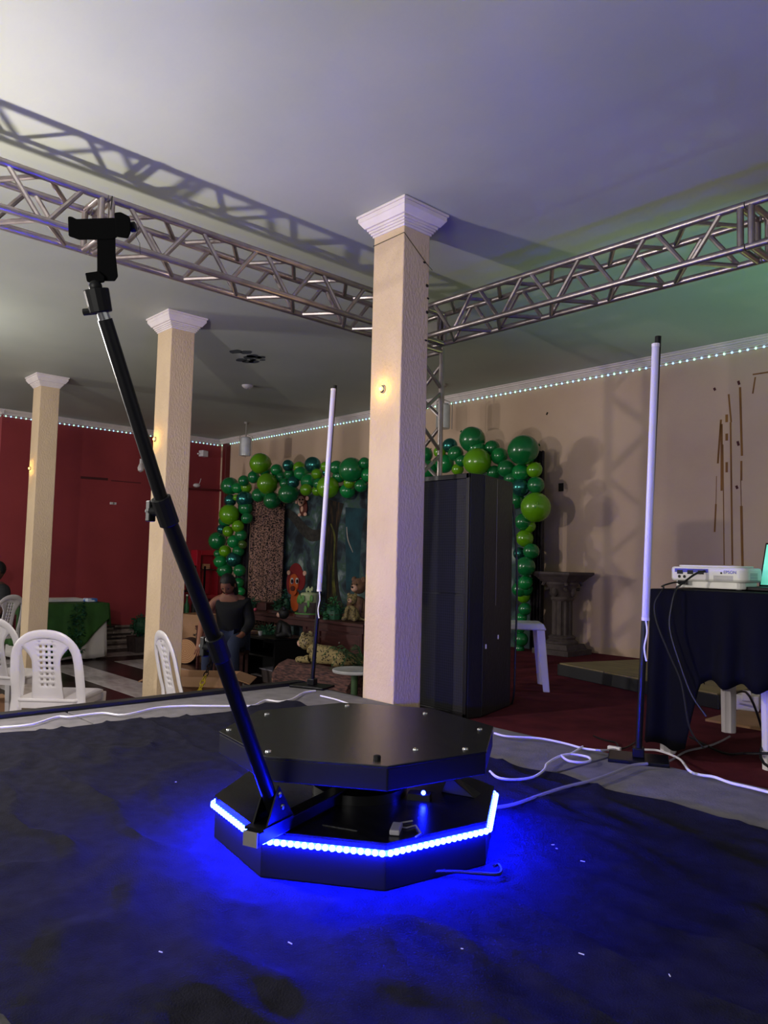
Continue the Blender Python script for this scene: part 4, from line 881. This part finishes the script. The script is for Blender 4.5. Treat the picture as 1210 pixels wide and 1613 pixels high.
plant('desk_succulent', 'small bright green potted plant on the brown side table', (at(392, 985, Y=5.0).x, 5.0, .53), .08, .10, 'leaf', 40, pot='eyew', seed=13)
plush('plush_monkey', 'dark brown plush monkey sitting on the right end of the desk', (-6.98, 4.98, .52), -.5, 'hair', False, s=.85)
tag(ob('gift_box', G().bx(-7.72, -7.45, 4.80, 4.95, .521, .555), 'cardboard', bevel=.003), 'flat tan box on the front of the black desk', 'box')
tag(ob('white_cup', G().lathe([(.018, 0), (.024, .05)], (-7.28, 4.86, .521), 12), 'white_plastic'), 'tiny white cup on the black desk beside the flat box', 'cup')
hm = thing('hanging_plush', 'long-armed tan plush monkey hanging from the front of the desk', 'plush toy', (-7.62, 4.70, .02))
skin_obj('body', [(0,0,.22),(0,0,.12),(-.05,0,.30),(-.06,.02,.42),(-.03,.03,.52),(.05,0,.30),(.06,.02,.42),(.03,.03,.52),(-.03,0,.06),(-.05,-.03,.0),(.04,0,.05),(.06,-.03,.0)], [(0,1),(0,2),(2,3),(3,4),(0,5),(5,6),(6,7),(1,8),(8,9),(1,10),(10,11)], [.05,.05,.02,.016,.016,.02,.016,.016,.025,.02,.025,.02], 'tan', hm)
ob('head', G().ball((0, -.03, .30), .055, 12, 8), 'tan', hm, smooth=True); ob('face', G().ball((0, -.07, .29), (.035, .02, .03), 10, 6), 'cream', hm, smooth=True)
for q in (-1, 1): ob('ear', G().ball((q*.055, -.03, .31), (.016, .01, .018), 8, 5), 'cream', hm)
# bark log with cut end, log slice, cartons
lg = thing('bark_log', 'long bark-covered log lying behind the left light stand', 'log', (-5.80, 4.60, 0))
g = G(); n = 28
for k, xx in enumerate((-.58, -.4, -.2, 0, .2, .4, .58)):
    for j in range(n):
        a = 2*pi*j/n; r = .185*(1+.07*noise.noise(Vector((xx*2, cos(a)*2, sin(a)*2)))+.03*sin(j*2.1)); g.v.append((xx, r*cos(a), .19+r*sin(a)))
for k in range(6):
    for j in range(n): g.f.append((k*n+j, k*n+(j+1) % n, (k+1)*n+(j+1) % n, (k+1)*n+j))
g.f += [tuple(range(n))[::-1], tuple(range(6*n, 7*n))]
ob('bark', g, 'bark', lg, smooth=True); ob('cut_end', G().tube([(-.585, 0, .19), (-.60, 0, .19)], .17, 24), 'wood_slice', lg)
lc_ = at(292, 1025, Z=.17)
ls = thing('log_slice', 'thick log with pale ringed cut face left of the woman', 'log', (lc_.x, lc_.y, 0), radians(40))
ob('bark', G().tube([(0, -.0, .165), (0, .34, .165)], .162, 26), 'bark', ls, smooth=True); f_ = ob('cut_face', G().tube([(0, 0, 0), (0, .012, 0)], .155, 30), 'wood_slice', ls); f_.location = (0, -.014, .165)
ls.rotation_euler = (0, 0, radians(40))
plant('dried_flowers', 'dark dried flower bunch lying on top of the pale log', (lc_.x+.02, lc_.y+.22, .33), .13, .12, 'stonec', 50, seed=21)
def carton(name, label, c, rz, w_, d, h, flaps=True, m='cardboard'):
    t = thing(name, label, 'box', c, rz); th = .008
    for x0, x1, y0, y1 in ((-w_/2, w_/2, -d/2, -d/2+th), (-w_/2, w_/2, d/2-th, d/2), (-w_/2, -w_/2+th, -d/2, d/2), (w_/2-th, w_/2, -d/2, d/2)): ob('side', G().bx(x0, x1, y0, y1, 0, h), m, t)
    ob('bottom', G().bx(-w_/2, w_/2, -d/2, d/2, 0, .01), m, t)
    if flaps:
        for (px_, py_, ang, ax, fw_, fd) in ((0, -d/2, 200, 'X', w_, d*.42), (0, d/2, -25, 'X', w_, d*.42)):
            M = T(px_, py_, h) @ Matrix.Rotation(radians(ang if py_ < 0 else -30), 4, 'X')
            if py_ < 0: ob('flap', G().bx(-fw_/2, fw_/2, 0, fd, -th/2, th/2, M=T(px_, py_, h) @ Matrix.Rotation(radians(-160), 4, 'X')), m, t)
            else: ob('flap', G().bx(-fw_/2, fw_/2, 0, fd, -th/2, th/2, M=M), m, t)
        for sx in (-1, 1): ob('flap', G().bx(0, d*.4, -d/2, d/2, -th/2, th/2, M=T(sx*w_/2, 0, h) @ (Rz(pi) if sx < 0 else Rz(0)) @ Matrix.Rotation(radians(18), 4, 'Y')), m, t)
    return t
carton('open_carton', 'large open cardboard box below the woman at the stage edge', (-6.48, 3.66, 0), radians(48), .70, .42, .29)
carton('flat_carton', 'smaller open cardboard box between the arm and the light stand', (-5.72, 3.80, 0), radians(30), .42, .30, .20)
wc = at(312, 975, Y=5.2); carton('wooden_crate', 'upright tan box standing behind the pale log', (wc.x, 5.2, 0), .3, .42, .35, .62, False)
fr_ = thing('fern', 'feathery dark green fern beside the near column', 'plant', (-5.50, 4.92, 0)); random.seed(31)
ob('fern_pot', G().lathe([(.10, 0), (.14, .22)], n=16), 'stonec', fr_)
for k in range(26):
    a = 2*pi*k/26+random.uniform(-.2, .2); L = random.uniform(.2, .42); pts = [Vector((cos(a)*L*u, sin(a)*L*u, .22+.72*u-.55*u*u*(.6+.5*random.random()))) for u in (0, .2, .4, .6, .8, 1)]
    g = G().tube(pts, [.004]*5+[.002], 4); sp_ = smooth_path(pts, 4)
    for j, p in enumerate(sp_[3:]):
        sd = Vector((-sin(a), cos(a), 0)); w_ = .13*(1-.8*j/len(sp_))
        for q in (-1, 1): g.add([p, p+sd*q*w_+Vector((cos(a)*.04, sin(a)*.04, -.02)), p+Vector((cos(a)*.022, sin(a)*.022, .0))], [(0, 1, 2)])
    ob('frond', g, 'fern', fr_)
gt = thing('glass_side_table', 'low round side table with bright rim left of the near column', 'table', (-4.98, 4.30, 0))
ob('round_top', G().lathe([(.19, .44), (.195, .455), (.19, .465)], n=32), 'glass_w', gt, smooth=True); ob('table_column', G().lathe([(.16, 0), (.14, .02), (.03, .04), (.03, .44)], n=18), 'fern', gt, smooth=True)
tag(ob('red_cushion', G().ball((-4.55, 3.62, .12), (.16, .16, .12), 14, 8), 'darkred', smooth=True), 'dark red cushion on the floor at the foot of the near column', 'cushion')

# ------------------------------------------------------------------ people
def head(t, c, fdir, m, hairm, long=False, s=1.0):
    f = Vector(fdir).normalized(); sd = f.cross(Vector((0, 0, 1))).normalized(); u = sd.cross(f)
    M = Matrix(((sd.x, f.x, u.x, c[0]), (sd.y, f.y, u.y, c[1]), (sd.z, f.z, u.z, c[2]), (0, 0, 0, 1)))
    g = G(); n_, m_ = 24, 16
    for j in range(m_+1):
        for k in range(n_):
            th, a = pi*j/m_, 2*pi*k/n_; x, y, z = .075*sin(th)*cos(a), .09*sin(th)*sin(a), .112*cos(th)
            if z < -.02: q = 1-.32*((-.02-z)/.09); x *= q; y *= (q if y < 0 else 1-.12*((-.02-z)/.09))
            if y > .05: 
                if abs(x) < .018 and -.04 < z < .015: y += .020*(1-abs(x)/.018)*(1 if z < -.015 else .6)
                if abs(abs(x)-.03) < .014 and 0 < z < .03: y -= .010
            g.v.append((x, y, z))
    for j in range(m_):
        for k in range(n_): g.f.append((j*n_+k, j*n_+(k+1) % n_, (j+1)*n_+(k+1) % n_, (j+1)*n_+k))
    g.v = [tuple(M @ Vector(p)) for p in g.v]
    hd = ob('head', g, m, t, smooth=True)
    for q in (-1, 1):
        ob('eye', G().ball((q*.030, .076, .012), (.012, .007, .006), 8, 6, M=M), 'eye', hd); ob('ear', G().ball((q*.077, -.004, -.005), (.01, .02, .03), 8, 6, M=M), m, hd, smooth=True)
    ob('mouth', G().ball((0, .087, -.055), (.022, .005, .006), 8, 5, M=M), 'lred', hd)
    hg = G().ball((0, -.012, .028), (.083, .095, .102), 18, 12)
    hg.v = [(x, y if not (y > .045 and z < .075) else .045, z if z > -.04 or long else -.04) for x, y, z in hg.v]
    if long: hg.ball((0, -.075, -.05), (.07, .035, .13), 12, 8).ball((.06, -.02, -.06), (.025, .05, .11), 10, 8).ball((-.06, -.02, -.06), (.025, .05, .11), 10, 8)
    hg.v = [tuple(M @ Vector(p)) for p in hg.v]
    ob('hair', hg, hairm, t, smooth=True)
def hand(V, E_, R_, wrist, d, n, s=1.0):
    d = Vector(d).normalized(); n = Vector(n).normalized(); sd = d.cross(n).normalized(); w = Vector(V[wrist])
    i0 = len(V); V.append(tuple(w+d*.05*s)); R_.append((.038*s, .018*s)); E_.append((wrist, i0))
    for k in range(4):
        a = len(V); base = w+d*.085*s+sd*(k-1.5)*.019*s; L = (.058, .068, .064, .05)[k]*s
        V.extend([tuple(base), tuple(base+d*L*.55+n*.008), tuple(base+d*L*.9+n*.03)]); R_ += [.0095*s, .0085*s, .007*s]; E_ += [(i0, a), (a, a+1), (a+1, a+2)]
    a = len(V); V.extend([tuple(w+d*.035*s-sd*.03*s+n*.01), tuple(w+d*.07*s-sd*.048*s+n*.02)]); R_ += [.011*s, .0085*s]; E_ += [(i0, a), (a, a+1)]
# bending woman, seated on a low stool; local frame: x to her left-hand side in the picture, faces the camera
WP = at(362, 1000, Y=4.42); WX, WY = WP.x, 4.42
wm = thing('person', 'seated woman in black top and jeans bending her head down', 'person', (WX, WY, 0), radians(45))
V = [(0,.05,.52),(0,.03,.66),(0,-.02,.84),(.0,-.05,.98),(0,-.09,1.04),(-.17,-.04,.92),(-.27,-.14,.70),(-.25,-.30,.50),(.17,-.04,.92),(.23,-.02,.66),(.16,-.22,.56),
     (-.10,.02,.50),(-.13,-.38,.50),(-.14,-.36,.08),(-.14,-.50,.045),(.10,.02,.50),(.13,-.38,.50),(.14,-.36,.08),(.14,-.50,.045)]
E_ = [(0,1),(1,2),(2,3),(3,4),(3,5),(5,6),(6,7),(3,8),(8,9),(9,10),(0,11),(11,12),(12,13),(13,14),(0,15),(15,16),(16,17),(17,18)]
R_ = [(.13,.10),(.10,.075),(.115,.08),(.055,.05),(.048,.048),.052,.042,.028,.055,.042,.028,.09,.062,.042,.03,.09,.062,.042,.03]
hand(V, E_, R_, 7, (0, -.3, -1), (0, -1, .2)); hand(V, E_, R_, 10, (-.5, -1, -.2), (0, 0, -1))
skin_obj('body', V, E_, R_, 'skin', wm, sub=2)
skin_obj('black_top', [(0,.05,.50),(0,.03,.66),(0,-.02,.84),(0,-.04,.93),(.17,-.03,.915),(.23,-.02,.68),(.18,-.18,.585),(-.13,-.03,.915)], [(0,1),(1,2),(2,3),(3,4),(4,5),(5,6),(3,7)], [(.175,.145),(.155,.125),(.180,.135),(.105,.095),.075,.062,.046,.060], 'shirt', wm, sub=2)
skin_obj('jeans', [(0,.06,.50),(-.10,.02,.50),(-.13,-.38,.50),(-.14,-.36,.12),(.10,.02,.50),(.13,-.38,.50),(.14,-.36,.12)], [(0,1),(1,2),(2,3),(0,4),(4,5),(5,6)], [(.16,.13),.10,.075,.055,.10,.075,.055], 'jeans', wm, sub=2)
head(wm, (0, -.16, 1.10), (-.15, -1, -.85), 'skin', 'hair', True)
st2 = thing('low_stool', 'low wooden stool under the seated woman', 'stool', (WX-.02, WY+.03, 0), radians(45)); ob('seat', G().bx(-.18, .18, -.15, .17, .35, .385), 'wood_d', st2, bevel=.005)
for a in (-.15, .15):
    for b in (-.12, .14): ob('leg', G().frus((a, b), .03, .03, .035, .035, 0, .35), 'wood_d', st2)
# seated man at the left frame edge
MX = at(-1, 905, X=-10.0); mn = thing('person', 'seated man in dark shirt at the left frame edge, hands in lap', 'person', (-10.0, MX.y, 0), radians(5))
V = [(0,.04,.50),(0,.03,.66),(0,.0,.86),(0,-.01,.98),(0,-.02,1.03),(-.20,0,.92),(-.25,-.08,.66),(-.12,-.28,.62),(.20,0,.92),(.25,-.08,.66),(.12,-.28,.62),(-.11,0,.50),(-.14,-.42,.50),(-.14,-.42,.08),(-.14,-.56,.045),(.11,0,.50),(.14,-.42,.50),(.14,-.42,.08),(.14,-.56,.045)]
R_ = [(.16,.13),(.15,.11),(.18,.12),(.08,.07),(.056,.056),.062,.046,.03,.062,.046,.03,.095,.065,.045,.032,.095,.065,.045,.032]
E_ = [(0,1),(1,2),(2,3),(3,4),(3,5),(5,6),(6,7),(3,8),(8,9),(9,10),(0,11),(11,12),(12,13),(13,14),(0,15),(15,16),(16,17),(17,18)]
hand(V, E_, R_, 7, (.8, -.6, 0), (0, 0, -1)); hand(V, E_, R_, 10, (-.8, -.6, 0), (0, 0, -1))
skin_obj('body', V, E_, R_, 'skin_d', mn, sub=2)
skin_obj('t_shirt', [(0,.04,.50),(0,.03,.66),(0,0,.86),(0,-.005,.95),(-.20,0,.92),(-.24,-.04,.74),(.20,0,.92),(.24,-.04,.74)], [(0,1),(1,2),(2,3),(3,4),(4,5),(3,6),(6,7)], [(.175,.145),(.165,.125),(.195,.135),(.095,.09),.077,.066,.077,.066], 'shirt_m', mn, sub=2)
skin_obj('trousers', [(0,.04,.50),(-.11,0,.50),(-.14,-.42,.50),(-.14,-.42,.12),(.11,0,.50),(.14,-.42,.50),(.14,-.42,.12)], [(0,1),(1,2),(2,3),(0,4),(4,5),(5,6)], [(.17,.14),.105,.08,.06,.105,.08,.06], 'pants', mn, sub=2)
head(mn, (0, -.03, 1.155), (-.1, -1, -.15), 'skin_d', 'hair', False)
# chain from the woman's hand down to the floor
ch = thing('plastic_chain', 'plastic chain, dark links above and yellow below, hanging from the woman\'s hand', 'chain', at(309, 1102, Y=3.05))
a, b = at(337, 1030, Y=3.95), at(309, 1102, Y=3.05); n = 11
for k in range(n):
    c = a.lerp(b, (k+.5)/n); d = (b-a).normalized(); L = (b-a).length/n*.62; sd = (rt if k % 2 else (rt*.35+fw*.9)).normalized()
    ring = [c+d*L*cos(t)+sd*.019*sin(t) for t in [2*pi*j/12 for j in range(12)]]
    ob('chain_link', G().tube(ring, .0055, 6, close=True), 'yellow' if k > 5 else 'blackmetal', ch, W=True)

# ------------------------------------------------------------------ white monobloc chairs
def chair(label, loc, rz, first=None):
    if first is not None:
        t = copy_tree(first); t.location = loc; t.rotation_euler = (0, 0, rz); t['label'] = label; return t
    t = thing('plastic_chair', label, 'chair', loc, rz, 'white plastic chairs on the tiled floor')
    # local: sitter faces -y, back at +y
    yb = lambda z: .20+max(0, z-.42)*.22+max(0, .42-z)*.14
    arch = [(-.232, yb(0), 0), (-.226, yb(.2), .2), (-.218, yb(.42), .42), (-.216, yb(.56), .56)]
    for k in range(1, 8):
        a = pi-k*pi/8; x = math.copysign(abs(cos(a))**.85, cos(a))*.216; z = .60+.262*sin(a)**.80; arch.append((x, yb(z), z))
    arch += [(-x, y, z) for x, y, z in arch[3::-1]]
    ob('back_frame', G().tube(smooth_path(arch, 3), [(.011, .031)]*(3*(len(arch)-1)+1), 12, flat=(0, 1, 0)), 'white_plastic', t, smooth=True)
    g = G(); rows = 23; cols = 11; z0, z1 = .42, .845; W_ = lambda v: min(.108-.014*sin(v*3)+(.10*max(0, (v-.62)/.30)**1.6), .212*max(.0, 1-(max(0, .42+.425*v-.6)/.262)**2.5)**.425 if .42+.425*v < .86 else .09)
    for j in range(rows+1):
        v = j/rows
        for i in range(cols+1):
            u = (i/cols*2-1); z = z0+(z1-z0)*v-(.045*(1-u*u) if j == rows else 0); x = u*W_(v) if abs(u) > .5 else u*.1
            if abs(u) > .5: x = math.copysign(.05+(abs(u)-.5)*2*(W_(v)-.05), u)
            g.v.append((x, yb(z)-.006+.012*u*u, z))
    for j in range(rows):
        for i in range(cols):
            if i in (3, 5, 7) and j in (5, 7, 9, 11, 13, 15, 17, 19): continue
            a = j*(cols+1)+i; g.f.append((a, a+1, a+cols+2, a+cols+1))
    ob('back_splat', g, 'white_plastic', t, smooth=True, solid=.008)
    sp_ = [(-.22, -.20), (-.17, -.235), (.17, -.235), (.22, -.20), (.215, .20), (.18, .225), (-.18, .225), (-.215, .20)]
    ob('seat', G().prism(sp_, .405, .43), 'white_plastic', t, bevel=.010, smooth=True)
    ob('apron', G().prism([(x*.97, y*.97) for x, y in sp_], .365, .405), 'white_plastic', t)
    for q in (-1, 1): ob('front_leg', G().frus((q*.20, -.205), .035, .04, .06, .06, 0, .41).frus((q*.21, -.21), .045, .045, .05, .05, 0, .02), 'white_plastic', t, bevel=.006)
    return t
AW = radians(227)                                     # facing away from the camera
ch1 = chair('white plastic chair nearest the camera, its holed back towards the stage', (0, 0, 0), AW)
def put(c, x, y, zr, rz):
    p = at(x, y, Z=zr); c.rotation_euler = (0, 0, rz); c.location = (p.x+.30*sin(rz), p.y-.30*cos(rz), 0)
put(ch1, 71, 998, .866, AW)
for lb, x, y, zr, rz in (('white plastic chair cut by the left frame edge, behind the nearest chair', -14, 977, .866, radians(215)),
                         ('white plastic chair farthest back at the left frame edge, near the seated man', 20, 940, .866, radians(300)),
                         ('white plastic chair standing alone before the middle column, seen nearly sideways', 254, 999, .866, radians(170))):
    put(chair(lb, (0, 0, 0), 0, ch1), x, y, zr, rz)
# green-clothed guest table at the left edge and far table by the red wall
tg = thing('guest_table', 'white plastic table edge under the emerald cloth at far left', 'table', (-5.75, 1.35, 0)); ob('tabletop', G().bx(-.4, .4, -.4, .4, .70, .725), 'white_plastic', tg, bevel=.01)
for sx in (-.33, .33):
    for sy in (-.33, .33): ob('leg', G().frus((sx, sy), .04, .04, .055, .055, 0, .7), 'white_plastic', tg)
tg.location = (-6.35, 1.05, 0)
dg = ob('emerald_cloth', drape(-.41, .41, -.41, .41, .728, lambda s: .47+.02*sin(s*9), amp=.01, freq=15, seed=4), 'tealcloth', smooth=True, W=None, solid=.003); dg.location = tg.location
tag(dg, 'emerald green cloth hanging over the guest table at far left', 'tablecloth')
FX = -10.35; fy0, fy1 = 3.25, 4.22
ft = thing('far_table', 'long guest table by the red wall under a green cloth', 'table', (FX, (fy0+fy1)/2, 0)); ob('tabletop', G().bx(-.38, .30, -(fy1-fy0)/2, (fy1-fy0)/2, .70, .73), 'white_plastic', ft)
for sx in (-.3, .22):
    for sy in (-.4, .4): ob('leg', G().frus((sx, sy), .04, .04, .05, .05, 0, .7), 'white_plastic', ft)
tag(ob('white_undercloth', drape(FX-.39, FX+.31, fy0-.01, fy1+.01, .735, lambda s: .03+.01*sin(s*13), amp=.018, freq=19, seed=6), 'whitecloth', smooth=True, solid=.003), 'white undercloth reaching the floor on the far table by the red wall', 'tablecloth')
def hem2(s):
    if 1 <= s < 2: f = s-1; return .05+.03*sin(s*9) if f < .55 else .06+(f-.55)*1.1
    if 2 <= s < 3: return .55-.3*abs(s-2.5)
    return .2
tag(ob('green_overcloth', drape(FX-.42, FX+.345, fy0-.04, fy1+.04, .745, hem2, amp=.018, freq=19, seed=6), 'greencloth', smooth=True, solid=.003), 'dark green overcloth on the far table by the red wall', 'tablecloth')
vn = thing('hanging_vine', 'leafy vine hanging down the front of the far green table', 'plant', (FX+.42, 3.80, .10)); random.seed(41); g = G()
for k in range(150):
    z = random.uniform(0, .66); M = T(random.uniform(-.0, .05), random.uniform(-.12, .12)*(1-.3*z), z) @ Matrix.Rotation(random.uniform(0, 6), 4, 'Z') @ Matrix.Rotation(random.uniform(-1, 1), 4, 'Y'); L = .035
    g.add([(-L, 0, 0), (0, -L*.6, .004), (L, 0, 0), (0, L*.6, .004)], [(0, 1, 2, 3)], M)
ob('foliage', g, 'leaf_d', vn, kind='stuff'); ob('stem', G().tube([(0, 0, 0), (.01, .03, .3), (0, -.01, .67)], .006, 5), 'fern', vn)
tag(ob('paper_stack', G().bx(FX-.3, FX+.05, 3.55, 4.05, .752, .79), 'whitecloth', bevel=.003), 'low white tray stretching along the far green table', 'tray')
tag(ob('blue_packet', G().bx(FX+.05, FX+.2, 4.02, 4.16, .752, .80), mat('blue_white_packet', '#2c5fb0', .4, col2='#cfd6e2', scale=18, ramp=(.45, .55)), bevel=.01), 'crumpled blue and white packet on the far table\'s right end', 'packet')
bb = at(208, 1012, Z=.0); 
pl_ = thing('bush_planter', 'dark square planter with round bush at the red wall', 'planter', (-10.55, 4.99, 0)); ob('planter_box', G().frus((0, 0), .28, .28, .32, .32, 0, .22), 'stonec', pl_, bevel=.006)
random.seed(51); g = G()
for k in range(170):
    v = Vector((random.gauss(0, 1), random.gauss(0, 1), random.gauss(0, 1))).normalized()*.17*random.uniform(.75, 1); L = .03
    M = T(v.x, v.y, v.z+.37) @ v.to_track_quat('Z', 'Y').to_matrix().to_4x4() @ Matrix.Rotation(random.uniform(0, 6), 4, 'Z') @ Matrix.Rotation(.7, 4, 'X'); g.add([(-L*.5, 0, 0), (0, -L*.4, .01), (L*.5, 0, 0), (0, L, .02)], [(0, 1, 2, 3)], M)
ob('foliage', g.ball((0, 0, .37), .13, 12, 8), 'leaf_d', pl_, kind='stuff')
tag(ob('small_stage_box', G().bx(-7.05, -6.85, 1.95, 2.1, 0, .18), 'cardboard', bevel=.003), 'small brown carton on the tiles behind the nearest chair', 'box')

# ------------------------------------------------------------------ red wall and ceiling fixtures
so = thing('wall_socket', 'white wall socket on the red wall above the stone strip', 'socket', (XL, 4.71, .50))
ob('face_plate', G().bx(0, .010, -.045, .045, -.065, .065), 'white_plastic', so, bevel=.004)
for z in (-.015, .02): ob('socket_hole', G().tube([(.009, 0, z), (.012, 0, z)], .012, 10), 'cable_g', so)
def wallp(x, y): return at(x, y, X=XL)
p = wallp(317, 715); em = thing('wall_spotlight', 'small white spotlight box near the corner of the red wall', 'lamp', p); ob('lamp_box', G().bx(0, .10, -.06, .06, -.05, .05, M=Rz(.3)), 'white_plastic', em, bevel=.008); ob('lamp_arm', G().tube([(0, 0, 0), (.05, -.09, -.01)], .012, 6), 'white_plastic', em)
p = wallp(311, 765); em = thing('wall_lamp', 'round white lamp with wire on the red wall by the corner', 'lamp', p); ob('lamp_disc', G().ball((.03, -.03, 0), (.05, .06, .035), 12, 8), 'white_plastic', em, smooth=True); ob('wire', G().tube([(.02, 0, 0), (.02, .03, .05), (.02, .05, .12)], .004, 5), 'cable_w', em)
p = wallp(178, 793); em = thing('wall_hook', 'small white bracket in the middle of the red wall', 'bracket', p); ob('hook_plate', G().bx(0, .012, -.05, .05, -.018, .018), 'white_plastic', em, bevel=.004); ob('hook_eye', G().ball((.015, 0, 0), .016, 8, 5), 'steel', em)
def rmark(name, x0, y0, x1, y1, wz): a, b = wallp(x0, y0), wallp(x1, y1); ob(name, G().add([(XL+d, p.y, p.z+s*wz) for d in (-.001, .003) for p, s in ((a, -1), (b, -1), (b, 1), (a, 1))], [(0,1,2,3),(7,6,5,4),(0,4,5,1),(1,5,6,2),(2,6,7,3),(3,7,4,0)]), 'scuff', wl)
rmark('wall_scuff', 127, 752, 170, 755, .018); rmark('wall_scuff', 175, 757, 222, 761, .006); rmark('wall_scuff', 160, 982, 190, 985, .01)
p0, p1 = at(286, 769, X=XL+.04), at(330, 771, X=XL+.04); tag(ob('dark_rail', G().tube([p0, (XL+.04, YB-.04, p1.z), (at(350, 770, Y=YB-.04).x, YB-.04, p1.z)], .018, 8), 'darkred'), 'thin dark red rail crossing the corner of both walls', 'pipe')
rp0 = at(357, 700, Y=YB-.05); tag(ob('red_pipe', G().bx(rp0.x-.055, rp0.x+.055, YB-.09, YB-.002, .02, 3.26), 'darkred', bevel=.008), 'vertical dark red pipe casing on the beige wall behind the arch', 'pipe')
p = at(222, 690, Y=4.3)
bp_ = at(222, 735, X=-10.4); bl = thing('hanging_bulb', 'white light bulb hanging on a red wire before the red wall', 'light bulb', (bp_.x, bp_.y, bp_.z-.05))
ob('bulb', G().lathe([(.012, 0-.03), (.04, -.01), (.048, .03), (.03, .08), (.02, .10)], n=14), 'bulbg', bl, smooth=True); ob('bulb_socket', G().lathe([(.022, .10), (.02, .16)], n=12), 'white_plastic', bl); ob('wire', G().tube([(0, 0, .16), (.0, .01, .3), (0, 0, ZT-bl.location.z-.001)], .004, 5), 'darkred', bl)
def lantern(px, py, yv, label):
    p = at(px, py, Y=yv); t = thing('hanging_lantern', label, 'lamp', (p.x, p.y, p.z-.14)); z1 = ZT-t.location.z-.001
    ob('glass_cylinder', G().lathe([(.075, 0), (.078, .02), (.078, .25), (.06, .27)], n=18), 'glass_w', t, smooth=True)
    for a in (.5, 2.6, 4.7): ob('frame_rod', G().tube([(.1*cos(a), .1*sin(a), -.01), (.1*cos(a), .1*sin(a), .28), (0, 0, .32)], .005, 5), 'steel', t)
    ob('hanging_rod', G().tube([(0, 0, .27), (0, 0, z1)], .01, 6), 'steel', t); ob('ceiling_cup', G().lathe([(.03, z1-.03), (.04, z1)], n=12), 'steel', t)
lantern(387, 703, 5.85, 'white glass cylinder lantern hanging near the left corner')
lantern(698, 655, 6.0, 'narrow white glass lantern hanging behind the truss upright')
p = at(390, 607, Z=ZT); cdn = thing('ceiling_detector', 'small round white detector on the ceiling', 'detector', (p.x, p.y, ZT-.035)); ob('detector_body', G().lathe([(.035, 0), (.06, .02), (.065, .034)], n=18), 'white_plastic', cdn, smooth=True); ob('detector_eye', G().ball((0, 0, 0), .012, 8, 5), 'cable_g', cdn)
random.seed(61)
for k in range(13):
    q = at(375+random.uniform(-8, 45), 556+random.uniform(-3, 14), Z=ZT); r = random.uniform(.03, .075)
    o = ob('mould_patch', G().add([(q.x+r*cos(a)*(1+.4*random.random()), q.y+r*.7*sin(a)*(1+.4*random.random()), ZT-.0015) for a in [2*pi*j/11 for j in range(11)]], [tuple(range(11))[::-1]]), 'mould', ceil)
# red cabinet, rack and bottles at the corner
rc = thing('red_cabinet', 'bright red open wall cabinet below the left end of the arch', 'cabinet', (XL+.02, 6.27, .72))
for x0, x1, y0, y1, z0, z1 in ((0, .2, -.22, -.15, 0, .78), (0, .2, .17, .24, 0, .78), (0, .2, -.15, .17, .70, .78), (0, .2, -.15, .17, 0, .06), (0, .02, -.15, .17, .06, .70)): ob('cabinet_panel', G().bx(x0, x1, y0, y1, z0, z1), 'redpaint', rc, bevel=.004)
ob('inner_shelf', G().bx(.02, .17, -.15, .17, .46, .475), 'wood_d', rc)
tag(ob('orange_packet', G().bx(XL+.08, XL+.15, 6.21, 6.33, .72+.477, .72+.56), 'wood_slice', bevel=.004), 'small orange packet on the red cabinet\'s shelf', 'packet')
rk = thing('bottle_rack', 'dark rack crowded with bottles between column and red cabinet', 'rack', (-10.75, 5.74, 0))
for z in (.05, .45, .85): ob('shelf', G().bx(-.16, .16, -.25, .28, z, z+.02), 'blackmetal', rk)
for sx in (-.15, .15):
    for sy in (-.24, .27): ob('post', G().bx(sx-.012, sx+.012, sy-.012, sy+.012, 0, 1.25), 'blackmetal', rk)
BP = G().lathe([(.038, 0), (.04, .02), (.04, .17), (.015, .23), (.013, .30), (.016, .31)], n=14); b0 = {}
BLB = [('leftmost dark green bottle on the rack\'s middle shelf', 'leaf_d'), ('second bottle from the left on the middle shelf, black', 'black'), ('third bottle from the left on the middle shelf, green', 'leaf'), ('rightmost dark bottle on the rack\'s middle shelf', 'hair'), ('left green bottle on the rack\'s top shelf', 'leaf'), ('right dark bottle on the rack\'s top shelf', 'black'), ('left teal bottle on the rack\'s low shelf', 'leaf_d'), ('right green bottle on the rack\'s low shelf', 'icing_g')]
for k, (l, m_) in enumerate(BLB):
    z = .471 if k < 4 else .871 if k < 6 else .071; yy = 5.54+.12*k if k < 4 else 5.60+.2*(k % 2)
    e = thing('bottle', l, 'bottle', (-10.70, yy, z), group='bottles on the corner rack'); ob('glass', BP, m_, e, smooth=True); ob('cap', G().lathe([(.017, .31), (.017, .335)], n=10), 'eyew', e)
